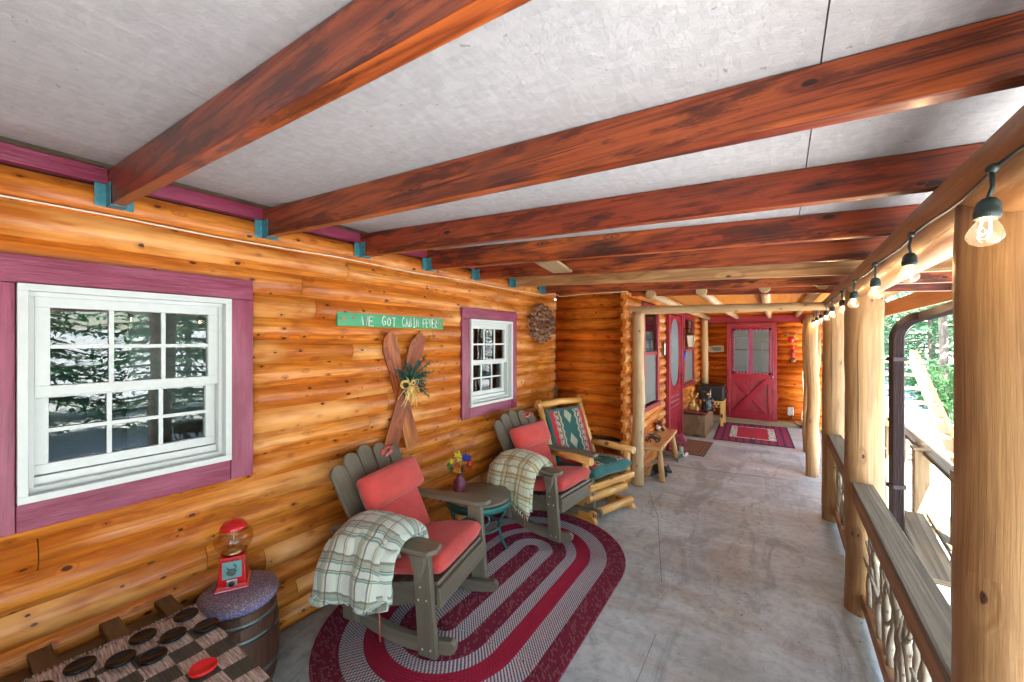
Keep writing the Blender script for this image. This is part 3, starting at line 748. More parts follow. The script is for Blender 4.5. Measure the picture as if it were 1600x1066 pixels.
tag(m.build('base_board', M['plank'], bevel=.003), 'brown base plank under the red door', 'trim', kind='structure')

# ------------------------------------------------------------------ cords
def cord(name, label, pts, r, mat, cat='cord', n=6):
    m = MB(); m.tube(pts, r, 7); return tag(m.build(name, M[mat]), label, cat)
pts = [(XW+.034, y, 2.30+.022*(y/4.7)+.006*math.sin(y*5)) for y in [ -3+.35*k for k in range(22)]] + [(XW+.05, 4.62, 2.37), (-2.4, 4.655, 2.33), (-2.0, 4.66, 2.34), (-1.5, 4.66, 2.335)]
cord('staple_wire', 'ivory cord stapled along the top of the long log wall', pts, .004, 'cord_w')
# ------------------------------------------------------------------ windows
def dh_window(label, ya, yb, za, zb, trim=.11, cols=3, rows=2, sash_y=None, wall_x=XW, off=.045, mtrim='magenta', curtain=0, group='double hung windows', lowscreen=False, tr=(1,1,1,1)):
    """white double hung window; ya..yb, za..zb are the outer edges of the white frame."""
    w_, h_ = yb-ya, zb-za
    e = thing('window', label, 'window', (wall_x, (ya+yb)/2, za), 90, group)
    fy = -off                                        # plane of the trim face
    X0, X1 = -w_/2, w_/2
    tb = [((0, fy, h_+trim/2), (w_+2*trim, .028, trim), 0), ((0, fy, -trim/2), (w_, .028, trim), 0),
          ((X0-trim/2, fy, h_/2-trim/2), (trim, .028, h_+trim), 2), ((X1+trim/2, fy, h_/2-trim/2), (trim, .028, h_+trim), 2)]
    for k, (c, d, g) in enumerate(tb):
        if not tr[k]: continue
        m = MB(); m.box(c, (d[0]-.002, d[1], d[2]-.002), grain=g); m.build('trim_board', M[mtrim], e, bevel=.003)
    def frame_mb(x0, x1, z0, z1, t, y, d, m=None):
        m = m or MB()
        m.box(((x0+x1)/2, y, z1-t/2), (x1-x0, d, t)); m.box(((x0+x1)/2, y, z0+t/2), (x1-x0, d, t))
        m.box((x0+t/2, y, (z0+z1)/2), (t, d, z1-z0-2*t)); m.box((x1-t/2, y, (z0+z1)/2), (t, d, z1-z0-2*t)); return m
    m = frame_mb(X0+.002, X1-.002, .002, h_-.002, .028, fy+.004, .075)
    frame_mb(X0+.030, X1-.030, .030, h_-.030, .018, fy+.055, .09, m)
    m.box((0, fy+.085, .062), (w_-.062, .09, .045), T(0,0,0)); m.box((0, fy+.04, .040), (w_-.062, .05, .022))
    m.build('frame', M['white'], e, bevel=.002)
    zm = h_*(.49 if sash_y is None else sash_y)
    for nm, z0, z1, y in (('upper_sash', zm-.012, h_-.048, fy+.032), ('lower_sash', .088, zm+.02, fy+.068)):
        x0, x1 = X0+.049, X1-.049; t = .042
        s = frame_mb(x0, x1, z0, z1, t, y, .032).build(nm, M['white'], e, bevel=.002)
        g = MB(); g.box(((x0+x1)/2, y+.004, (z0+z1)/2), (x1-x0-2*t+.004, .004, z1-z0-2*t+.004)); g.build('pane', M['glass'], s)
        mm = MB()
        for c in range(1, cols): mm.box((x0+t+(x1-x0-2*t)*c/cols, y-.006, (z0+z1)/2), (.016, .010, z1-z0-2*t))
        for r_ in range(1, rows):
            mm.box(((x0+x1)/2, y-.008, z0+t+(z1-z0-2*t)*r_/rows), (x1-x0-2*t, .007, .016))
        mm.build('muntins', M['white'], s)
    if curtain:
        m = MB()
        def fn(a, b): return (X0+.05+(w_-.1)*a, fy+.20+.018*math.sin(a*38)+.006*math.sin(a*91), h_-.05-(h_*curtain)*b)
        m.grid(fn, 80, 2); m.build('curtain', M['curtain'], e, solid=.002)
    return e
k_ = .976
def yy(v): return v*k_
def zz(v): return 1.75+(v-1.75)*k_
dh_window('large double hung window in wide magenta boards, nearest the camera, above the dark trunk', yy(.204), yy(.945), zz(1.10), zz(1.982), curtain=.0)
dh_window('small double hung window in magenta boards between the crossed skis and the pine cone wreath', yy(2.965), yy(3.69), zz(1.103), zz(1.967), trim=.105, curtain=.0)
# table lamp-like pale furniture seen dimly in the room, as on the glass of the near window
m = MB(); m.box((-3.3, .95, 1.3), (.05, .5, 1.6)); m.box((-3.9, 3.6, 1.5), (.05, .8, .9))
tag(m.build('interior_panel', M['curtain']), 'pale panel inside the room behind the windows', 'panel', kind='structure')

# inner wall: red trimmed windows + screen door
def red_window(label, ya, yb, za, zb, frac):
    e = thing('window', label, 'window', (XI, (ya+yb)/2, za), 90, 'red trimmed windows of the inner wall')
    w_, h_ = yb-ya, zb-za; t = .09; fy = -.045
    for c, d, g in (((0, fy, h_-t/2), (w_, .03, t), 0), ((0, fy, t*.35), (w_+.06, .05, t*.7), 0), ((-w_/2+t/2, fy, h_/2), (t, .03, h_-2*t), 2), ((w_/2-t/2, fy, h_/2), (t, .03, h_-2*t), 2)):
        m = MB(); m.box(c, d, grain=g); m.build('trim_board', M['redtrim'], e, bevel=.003)
    zm = h_*frac
    m = MB(); m.box((0, fy+.012, zm), (w_-2*t, .03, .045), grain=0); m.build('meeting_rail', M['redtrim'], e, bevel=.002)
    m = MB(); m.box((0, fy+.02, (zm+h_-t)/2), (w_-2*t, .004, h_-t-zm)); m.build('pane', M['glass'], e)
    m = MB(); m.box((0, fy+.02, (zm+t)/2), (w_-2*t, .004, zm-t)); m.build('insect_screen', M['screen'], e)
    m = MB(); m.grid(lambda a, b: (-w_/2+t+(w_-2*t)*a, fy+.10+.015*math.sin(a*40), h_-t-(h_-t-zm)*b), 50, 1); m.build('curtain', M['curtain'], e, solid=.002)
red_window('red trimmed window with grey lower screen, just behind the round inner post', 5.30, 6.13, .80, 2.26, .53)
red_window('red trimmed window with grey lower screen, between the lantern and the far corner', 7.95, 9.05, .87, 2.26, .50)

M['bluescreen'] = NT('blue_grey_screen').done((.13,.19,.21), .25)
def screen_door():
    e = thing('screen_door', 'tall red screen door with long oval glass and a row of spindles', 'door', (XI, 7.165, 0), 90)
    fy = -.05; W2 = .535; Z1 = 2.28
    m = MB(); m.box((-W2+.035, fy-.01, Z1/2), (.07, .06, Z1), grain=2); m.box((W2-.035, fy-.01, Z1/2), (.07, .06, Z1), grain=2); m.box((0, fy-.01, Z1-.04), (2*W2-.14, .06, .08), grain=0)
    m.build('door_frame', M['redtrim'], e, bevel=.003)
    # leaf with an oval opening, built as a ring between the rectangle and the oval
    x0 = W2-.075; za, zb = .93, 2.18; n = 64; cz = (za+zb)/2
    V = []; F = []
    for i in range(n):
        a = 2*PI*i/n; cx, sx = math.cos(a), math.sin(a)
        ex = .35*math.copysign(abs(cx)**.75, cx); ez = cz + .57*math.copysign(abs(sx)**.6, sx)
        k = min(x0/abs(cx) if abs(cx) > 1e-6 else 9, ((zb-za)/2)/abs(sx) if abs(sx) > 1e-6 else 9)
        V += [(k*cx, 0, cz+k*sx), (ex, 0, ez)]
    # make sure the corners are covered
    for i in range(n):
        j = (i+1) % n; F.append((2*i, 2*j, 2*j+1, 2*i+1))
    for dy in (fy-.02, fy+.015):
        pass
    m = MB(); VV = [(x, fy-.018, z) for x, y, z in V] + [(x, fy+.016, z) for x, y, z in V]; o_ = len(V)
    FF = list(F) + [tuple(q+o_ for q in f)[::-1] for f in F] + [(2*i+1, 2*((i+1) % n)+1, 2*((i+1) % n)+1+o_, 2*i+1+o_) for i in range(n)]
    m.add(VV, FF, [[(VV[k][0], VV[k][2]) for k in f] for f in FF])
    for sx in (-1, 1):                               # corner fillers
        for cz_ in (za, zb):
            m.box((sx*(x0-.03), fy, cz_+(.03 if cz_ == za else -.03)), (.06, .034, .06))
    m.box((0, fy, .885), (2*x0, .034, .09), grain=0); m.box((0, fy, .575), (2*x0, .034, .09), grain=0); m.box((0, fy, .07), (2*x0, .034, .14), grain=0)
    for sx in (-1, 1): m.box((sx*(x0-.06), fy, .53), (.12, .0335, .78), grain=2)
    m.box((0, fy+.008, .335), (2*x0-.24, .012, .39), grain=2)
    lf = m.build('leaf', M['reddoor'], e, bevel=.002)
    g = MB(); g.box((0, fy+.006, cz), (.76, .004, 1.2)); g.build('oval_screen', M['bluescreen'], lf)
    s = MB()
    for r_ in range(3):
        for k in range(9):
            x = -x0+.12+(2*x0-.24)*(k+.5)/9; z = .645+.085*r_
            s.lathe([(.008,-.04),(.008,-.03),(.017,-.015),(.020,0),(.017,.015),(.008,.03),(.008,.04)], 8, T(x, fy, z))
    s.box((0, fy, .69), (2*x0-.24, .014, .014)); s.box((0, fy, .775), (2*x0-.24, .014, .014)); s.build('spindles', M['reddoor'], lf)
    s = MB(); s.tube([(W2-.12, fy-.02, 1.0), (W2-.12, fy-.07, 1.02), (W2-.12, fy-.07, 1.14), (W2-.12, fy-.02, 1.16)], .008, 8); s.build('handle', M['blackmetal'], e)
screen_door()

def red_door():
    e = thing('red_door', 'glossy red door with a glazed upper half and crossed boards below', 'door', (-.53, YE, .09), 0)
    W2, H_ = .455, 2.05; fy = -.055
    m = MB()
    for sx in (-1, 1): m.box((sx*(W2-.03), fy-.008, H_/2), (.06, .06, H_), grain=2)
    m.box((0, fy-.008, H_-.03), (2*W2-.12, .06, .06), grain=0); m.box((0, fy-.006, .015), (2*W2-.12, .07, .03), grain=0)
    m.build('door_frame', M['reddoor'], e, bevel=.003)
    x0 = W2-.065; gz0, gz1 = .985, 1.90; gx = .335
    m = MB()
    for sx in (-1, 1): m.box((sx*(x0+gx)/2, fy, (gz0+gz1)/2+.0), (x0-gx, .04, gz1-gz0), grain=2)
    m.box((0, fy, (gz1+H_-.065)/2), (2*x0, .04, H_-.065-gz1), grain=0)
    m.box((0, fy, gz0-.07), (2*x0, .04, .14), grain=0); m.box((0, fy, .09), (2*x0, .04, .12), grain=0)
    for sx in (-1, 1): m.box((sx*(x0-.045), fy, .5), (.09, .04, .70), grain=2)
    m.box((0, fy+.034, .5), (2*x0-.16, .010, .72), grain=2)
    lf = m.build('leaf', M['reddoor'], e, bevel=.003)
    a = math.degrees(math.atan2(.66, 2*x0-.2)); L_ = math.hypot(.66, 2*x0-.2)+.03
    for s_, dy in ((1, -.008), (-1, -.0135)):
        b = MB(); b.box((0, 0, 0), (L_, .024, .095), grain=0); bo = b.build('cross_board', M['reddoor'], lf, bevel=.003)
        bo.location = (0, fy+dy, .5); bo.rotation_euler = (0, math.radians(a*s_), 0)
    # scalloped black edge round the glass, posts and curtains beyond
    s = MB(); n = 40
    for (xa, za, xb, zb) in ((-gx, gz0, -gx, gz1), (gx, gz0, gx, gz1), (-gx, gz0, gx, gz0), (-gx, gz1, gx, gz1)):
        L = math.hypot(xb-xa, zb-za); c = int(L/.06)
        for k in range(c+1):
            t = k/c; s.lathe([(.0001, -.006), (.026, -.006), (.026, .006), (.0001, .006)], 10, T(xa+(xb-xa)*t, fy-.024, za+(zb-za)*t) @ RX(90))
        s.box(((xa+xb)/2, fy-.024, (za+zb)/2), (abs(xb-xa)+.03, .010, abs(zb-za)+.03))
    s.build('scalloped_edging', M['magenta'], lf)
    s = MB(); s.box((-.01, fy-.004, (gz0+gz1)/2), (.085, .045, gz1-gz0), grain=2); s.build('centre_stile', M['magenta'], lf)
    s = MB(); s.box((0, fy-.01, (gz0+gz1)/2+.03), (2*gx, .014, .014)); s.build('muntin', M['blackmetal'], lf)
    g = MB(); g.box((0, fy+.004, (gz0+gz1)/2), (2*gx+.01, .004, gz1-gz0+.01)); g.build('pane', M['glass'], lf)
    s = MB(); s.sphere((W2-.075, fy-.06, .50+.42), .022); s.tube([(W2-.075, fy-.02, .92), (W2-.075, fy-.06, .92)], .009, 8); s.build('knob', M['steel'], lf)
    s = MB(); s.box((W2+.012, fy-.03, 1.58), (.02, .02, .09)); s.box((W2+.012, fy-.03, .5), (.02, .02, .09)); s.build('hinge', M['reddoor'], e)
red_door()
# room glimpsed through the red door
m = MB(); m.box((-.9, 10.8, 1.35), (.5, .04, 1.0)); m.box((-.2, 10.9, 1.2), (.35, .04, 1.1))
tag(m.build('interior_window', M['whitep']), 'pale window shapes in the room behind the red door', 'window', kind='structure')

# ------------------------------------------------------------------ things on the long wall
def strokes(mb, segs, M_, r=.006, n=5):
    for s_ in segs: mb.tube([(x, 0, z) for x, z in s_], r, n, M_)
GL = {'W':[[(0,1),(.25,0),(.5,.75),(.75,0),(1,1)]], 'E':[[(.8,1),(0,1),(0,0),(.85,0)],[(0,.52),(.65,.52)]], 'G':[[(.85,.85),(.5,1),(.12,.75),(.08,.3),(.4,0),(.8,.12),(.82,.45),(.5,.45)]],
      'O':[[(.5,1),(.1,.7),(.12,.25),(.5,0),(.85,.25),(.85,.72),(.5,1)]], 'T':[[(0,1),(1,1)],[(.5,1),(.5,0)]], 'C':[[(.85,.85),(.5,1),(.1,.65),(.12,.28),(.45,0),(.85,.15)]],
      'A':[[(0,0),(.45,1),(.9,0)],[(.2,.4),(.72,.4)]], 'B':[[(.05,0),(.05,1),(.6,.9),(.6,.6),(.05,.52),(.75,.4),(.7,.08),(.05,0)]], 'I':[[(.5,0),(.5,1)],[(.15,1),(.85,1)],[(.15,0),(.85,0)]],
      'N':[[(0,0),(.05,1),(.8,0),(.82,1)]], 'F':[[(.75,1),(0,1),(0,0)],[(0,.5),(.6,.5)]], 'V':[[(0,1),(.4,0),(.8,1)]], 'R':[[(0,0),(0,1),(.6,.9),(.6,.6),(0,.5),(.75,0)]]}
M['sienna'] = plain('sienna_leaf', (.42,.20,.08), .7)
def sign():
    X_ = -2.455; k = X_/-2.5
    ya, yb = 1.576*k, 2.595*k; z0, z1 = 1.75+.103*k, 1.75+.198*k
    e = thing('wooden_sign', 'long green painted sign reading WE GOT CABIN FEVER', 'sign', (X_, (ya+yb)/2, z0), 90)
    W_ = yb-ya; H_ = z1-z0
    m = MB(); m.box((0, .005, H_/2), (W_, .018, H_), grain=0); m.build('board', M['green'], e, bevel=.002)
    x = -W_/2+.185; r = random.Random(4)
    for word, cw, gap in (('WE', .054, .055), ('GOT', .042, .05), ('CABIN', .034, .035), ('FEVER', .032, 0)):
        t = MB()
        for ch in word:
            h_ = .068*r.uniform(.92, 1.08); zb = H_/2-.035+r.uniform(-.003, .003); tl_ = r.uniform(-.05, .05)
            segs = [[(x+px*cw*.84+pz*h_*tl_*.3, zb+pz*h_) for px, pz in s_] for s_ in GL[ch]]
            strokes(t, segs, T(0, -.0055, 0), .0037)
            x += cw*1.08
        x += gap
        t.build('lettering', M['whitep'], e)
    for sx in (-1, 1):
        for (cx, cz, rr) in ((sx*(W_/2-.045), H_/2, .022), (sx*(W_/2-.115) if sx < 0 else sx*(W_/2-.095), H_/2+.014, .016)):
            l = MB(); out = [(cx+rr*(1 if q % 2 == 0 else .45)*math.cos(q*PI/5), cz+rr*(1 if q % 2 == 0 else .45)*math.sin(q*PI/5)) for q in range(10)]
            l.prism([(a, b) for a, b in out], .0045, .007, M=RX(90))
            l.build('painted_leaf', M['sienna'], e)
sign()
# crossed skis
def skis():
    X_ = -2.45; k = .98
    e = thing('ski_decoration', 'pair of old crossed wooden skis tied with an evergreen sprig and straw bow', 'skis', (X_, 2.09, 1.36), 90)
    def ski(xb, zb, xt, zt, y, name='ski'):
        a = math.atan2(xt-xb, zt-zb); L = math.hypot(xt-xb, zt-zb); n = 40; V = []; F = []; U = []; o = rnd.random()*9
        for i in range(n+1):
            t = i/n; w_ = .062 + .006*math.cos(t*PI*2)
            if t > .70: w_ += .008*math.sin((t-.70)/.30*PI)
            if t > .86: w_ *= max(.06, math.sqrt(max(0, 1-((t-.86)/.14)**2)))
            lift = .03*max(0, (t-.72)/.28)**2
            for sx, dy in ((-1,-.008), (1,-.008), (1,.006), (-1,.006)): V.append((sx*w_, y+dy-lift, t*L))
        for i in range(n):
            for q in range(4):
                p2 = (q+1) % 4; f = (4*i+q, 4*i+p2, 4*i+4+p2, 4*i+4+q); F.append(f); U.append([(V[j][2]+o, V[j][0]+V[j][1]+o) for j in f])
        F += [(0,3,2,1), (4*n,4*n+1,4*n+2,4*n+3)]; U += [[(0,0)]*4]*2
        m = MB(); m.add(V, F, U, M=T(xb, 0, zb) @ Matrix.Rotation(a, 4, 'Y'))
        m.build(name, M['ski'], e, bevel=.002)
    ski(1.98*k-2.09-.0, .905-1.36, 2.285*k-2.09, 1.81-1.36, -.030)
    ski(2.235*k-2.09, .92-1.36, 1.975*k-2.09, 1.82-1.36, -.008)
    g = MB(); r = random.Random(9)
    for q in range(17):
        a = r.uniform(-2.6, 2.6) if q > 4 else (-.5, .4, .9, 1.3, -.1)[q]; L = r.uniform(.12, .22)
        c = Vector((.03, -.055, .09)); d = Vector((math.sin(a), -.25, math.cos(a))).normalized()
        g.tube([c, c+d*L], .003, 4)
        for j in range(90):
            t = r.random(); pnt = c+d*L*t; nd = (d*.7 + Vector((r.uniform(-1,1), r.uniform(-1,1), r.uniform(-1,1)))).normalized()*.032
            w2 = nd.cross(Vector((r.random(), r.random(), r.random()))).normalized()*.0032
            g.add([pnt-w2, pnt+w2, pnt+nd], [(0,1,2)], [[(0,0),(1,0),(0,1)]])
    g.build('evergreen_sprig', M['fir'], e)
    b = MB()
    for q in range(44):
        a = r.uniform(-1.1, 1.5) if q < 34 else r.uniform(1.6, 4.5); L = r.uniform(.08, .19)*(1 if q < 34 else .5)
        d = Vector((math.sin(a)*.8, -.15, -math.cos(a))); c = Vector((-.005, -.085, .045))
        b.tube([c, c+d*L*.5+Vector((r.uniform(-.02,.02), -.02, r.uniform(-.01,.02))), c+d*L], .0022, 4)
    for q in range(9):
        a = r.uniform(-2.4, -.6) if q < 5 else r.uniform(.6, 2.2); c = Vector((-.005, -.09, .05)); rr = r.uniform(.03, .05)
        b.tube([c+Vector((math.sin(a)*rr*(1-math.cos(t)), -.01*math.sin(t), rr*.7*math.sin(t)+.2*rr*(1-math.cos(t)))) for t in [2*PI*j/12 for j in range(13)]], .0022, 4)
    b.build('straw_bow', M['straw'], e)
skis()
# pine cone wreath
def wreath():
    e = thing('pinecone_wreath', 'round wreath of brown pine cones hanging near the inner corner', 'wreath', (XW+.06, 4.19, 1.955), 90); e.scale = (1, 1.3, .84)
    m = MB(); m.tube([(.17*math.cos(a), 0, .17*math.sin(a)) for a in [2*PI*k/24 for k in range(24)]], .03, 8, closed=True)
    m.build('ring', M['trunk'], e)
    c = MB(); r = random.Random(3)
    for lv in range(7):
        z = lv/6; rr = .036*math.sqrt(max(.05, 1-z*z*.9)); n = 9
        for q in range(n):
            a = 2*PI*(q+.5*(lv % 2))/n; ca, sa = math.cos(a), math.sin(a); h = z*.05
            t1, t2 = (-sa*.011, ca*.011), 0
            c.add([(ca*rr*.3-sa*.008, sa*rr*.3+ca*.008, h-.004), (ca*rr*.3+sa*.008, sa*rr*.3-ca*.008, h-.004), (ca*rr+sa*.013, sa*rr-ca*.013, h+.006), (ca*rr-sa*.013, sa*rr+ca*.013, h+.006), (ca*rr*.75, sa*rr*.75, h+.013)],
                  [(0,1,2,3), (3,2,4), (0,3,4), (1,4,2)], [[(h*9,0),(h*9,.1),(.2,.1),(.2,0)], [(0,0)]*3, [(.1,0)]*3, [(0,.1)]*3])
            c.var[-4:] = [r.uniform(0,.5), r.uniform(.5,1), r.uniform(.3,.8), r.uniform(.3,.8)]
    c.sphere((0,0,.02), .024, seg=8, rings=5)
    first = None
    spots = []
    for k in range(15): a = 2*PI*k/15; spots.append((.235, a, 0))
    for k in range(13): a = 2*PI*(k+.5)/13; spots.append((.165, a, -.02))
    for k in range(9): a = 2*PI*(k+.3)/9; spots.append((.10, a, -.005))
    for rr, a, dy in spots:
        if first is None: o = c.build('pinecone', M['cone'], e); first = o
        else: o = first.copy(); COL.objects.link(o); o.parent = e
        rr *= r.uniform(.94, 1.06); o.location = (rr*math.cos(a), -.02+dy, rr*math.sin(a))
        tilt = {.235:.8, .165:.25, .10:-.5}.get(round(min((.235,.165,.10), key=lambda v: abs(v-rr)), 3), 0)
        d = Vector((math.cos(a)*tilt+r.uniform(-.3,.3), -.75, math.sin(a)*tilt+r.uniform(-.3,.3)))
        o.rotation_euler = d.to_track_quat('Z', 'Y').to_euler(); s_ = r.uniform(.85, 1.15); o.scale = (s_, s_, s_)
wreath()

# ------------------------------------------------------------------ things on the inner and end walls
def porch_lantern():
    e = thing('wall_lantern', 'iron wall lantern with pale panes, mounted beside the screen door', 'lantern', (XI+.03, 7.86, 1.75), 90)
    m = MB(); m.box((0, 0, .17), (.07, .02, .16)); m.tube([(0,-.01,.2),(0,-.08,.24),(0,-.15,.22),(0,-.16,.17)], .008, 8); m.tube([(0,-.01,.13),(.05,-.05,.10),(.05,-.08,.17)], .005, 6); m.build('bracket', M['blackmetal'], e)
    m = MB(); m.lathe([(.0001,.17),(.02,.165),(.10,.11),(.105,.10),(.09,.10)], 4, T(0,-.16,0) @ RZ(45))
    m.lathe([(.05,-.12),(.062,-.12),(.062,-.105),(.0001,-.105)], 4, T(0,-.16,0) @ RZ(45))
    for sx in (-1, 1):
        for sy in (-1, 1): m.tube([(sx*.04, -.16+sy*.04, -.11), (sx*.062, -.16+sy*.062, .10)], .006, 5)
    m.build('cage', M['bronze'], e)
    m = MB(); m.lathe([(.052,-.105),(.082,.10)], 4, T(0,-.16,0) @ RZ(45), smooth=False); m.build('pane', M['lampglow'], e)
porch_lantern()
m = MB()
pts = [(-.02,.12),(.03,.125),(.055,.09),(.04,.05),(.06,0),(.055,-.09),(.03,-.12),(-.05,-.12),(-.055,-.05),(-.04,.02),(-.055,.06),(-.045,.10)]
m.prism(pts, 0, .015, M=RX(90))
o = m.build('wall_plaque', M['blackmetal'], bevel=.002); o.location = (XI+.055, 6.40, 1.635); o.rotation_euler = (0, 0, math.radians(90))
m = MB(); m.prism([(x*.55+.004, z*.72-.01) for x, z in pts], .0155, .019, M=RX(90)); m.build('pale_belly', M['whitep'], o)
tag(o, 'small black and white cut-out bird plaque left of the screen door', 'plaque')
m = MB(); m.sphere((0,0,0), .035, sc=(1.5,.6,1)); m.prism([(-.05,0),(-.16,.07),(-.10,-.02),(-.15,-.06)], -.01, .01, M=RX(90)); m.prism([(.0,.02),(.05,.12),(.07,.0)], -.008, .008, M=RX(90)); m.sphere((.06,0,.02), .02)
o = m.build('bird_ornament', M['flower_b']); o.location = (XI+.07, 7.93, 1.46); o.rotation_euler = (0, 0, math.radians(90))
tag(o, 'small blue bird ornament on the wall under the iron lantern', 'ornament')
e = thing('wall_plaque', 'rustic rectangular plaque with a dark relief, left of the red door', 'plaque', (-1.20, YE-.035, 1.575), 0)
m = MB(); m.box((0,0,0), (.30,.015,.15), RY(-3), grain=0); m.build('board', M['plank'], e, bevel=.004)
m = MB(); m.sphere((.02,-.01,0), .05, sc=(1.6,.2,.9)); m.sphere((-.07,-.01,.02), .03, sc=(1,.3,.9)); m.build('relief', M['iron_teal'], e)
e = thing('deer_ornament', 'small red ornament with antlers hanging right of the red door, upper one', 'ornament', (.17, YE-.06, 1.80), 0)
m = MB(); m.sphere((0,0,-.02), .06, sc=(1,.6,1.05)); m.build('head', M['redgloss'], e)
m = MB()
for sx in (-1, 1):
    m.tube([(sx*.02,0,.03),(sx*.07,0,.08),(sx*.10,0,.15)], [.009,.007,.003], 6); m.tube([(sx*.07,0,.08),(sx*.13,0,.09)], [.006,.003], 6)
m.build('antlers', M['plank'], e)
e = thing('hanging_ornament', 'red and gold hanging ornament below the antlered one', 'ornament', (.19, YE-.055, 1.40), 0)
m = MB(); m.box((0,0,.10), (.07,.03,.20)); m.sphere((0,0,.22), .035, sc=(1.1,.6,.8)); m.build('red_body', M['redgloss'], e, bevel=.008)
m = MB(); m.sphere((0,-.01,-.04), .055, sc=(1.1,.5,.85)); m.tube([(0,-.03,.02),(0,-.03,.18)], .012, 6); m.build('gold_bell', M['bronze'], e)
e = thing('power_outlet', 'grey outdoor outlet box on a stub post beside the far doorway rug', 'outlet', (.15, YE-.08, 0), 0)
m = MB(); m.box((0,.02,.33), (.10,.06,.17)); m.build('box', M['steel'], e, bevel=.006)
m = MB(); m.tube([(.03,.0,.28),(.02,-.02,.18),(.08,-.03,.10),(.17,-.03,.05)], .010, 8); m.box((.20,-.03,.05), (.09,.05,.05)); m.build('plug_cable', M['black'], e)
cord('cable_run', 'white cable running down beside the slim posts to the far outlet', [(.36, 9.2, 2.02), (.34, 9.25, 1.7), (.36, 9.3, 1.4), (.33, 9.35, 1.1), (.35, 9.45, .8), (.36, 9.6, .5), (.33, 9.72, .25), (.36, 9.80, .07)], .008, 'cord_w')

# ------------------------------------------------------------------ string of bulbs along the beam
def string_lights():
    e = thing('string_lights', 'black cord of lit clear bulbs slung along the round log beam', 'string lights', (.335, 1.15, 2.10))
    ys = [1.15+.575*k for k in range(-2, 15)]
    base = Vector((.335, 1.15, 2.10)); P = []
    for k in range(len(ys)-1):
        for q in range(6):
            t = q/6; P.append(Vector((.345 - .0*t, ys[k]+.575*t, 2.088 - .010*math.sin(PI*t)))-base + Vector((0.004*noise.noise(Vector((k*2.1+t*3, 0, 0))), 0, .008*noise.noise(Vector((0, k*2+t*2, 0))))))
    m = MB(); m.tube(P, .0042, 7)
    m.build('cord', M['black'], e)
    s0 = b0 = f0 = None
    for k, y in enumerate(ys[:-1]):
        p = Vector((.335, y, 2.075))-base
        tw = rnd.uniform(-.012, .012)
        if s0 is None:
            s = MB(); s.sphere((0,0,.008), .011, sc=(1,1.3,1), seg=10, rings=6); s.tube([(0,0,0),(.004,0,-.035),(-.002,0,-.066)], .0045, 7)
            s.lathe([(.0001,-.062),(.012,-.064),(.018,-.072),(.021,-.082),(.0205,-.092),(.0225,-.094),(.0215,-.110),(.0175,-.112),(.0001,-.112)], 20)
            s0 = s.build('socket', M['socket'], e)
            b = MB(); b.lathe([(.015,-.110),(.017,-.118),(.026,-.134),(.0305,-.147),(.0300,-.157),(.023,-.168),(.012,-.174),(.0001,-.176)], 24)
            b0 = b.build('bulb', M['bulbglass'], s0)
            f = MB(); f.tube([(-.008,0,-.118),(-.011,0,-.142),(-.004,.003,-.150),(.004,-.003,-.140),(.010,0,-.150),(.008,0,-.118)], .0016, 5)
            f0 = f.build('filament', M['filament'], b0)
            s_ = s0
        else:
            s_ = s0.copy(); COL.objects.link(s_); s_.parent = e
            b_ = b0.copy(); COL.objects.link(b_); b_.parent = s_
            f_ = f0.copy(); COL.objects.link(f_); f_.parent = b_
        s_.scale = (.84,.84,.82); s_.location = p; s_.rotation_euler = (rnd.uniform(-.06,.06), rnd.uniform(-.08,.08) + (.12 if k == 2 else 0), rnd.uniform(0, 3))
string_lights()
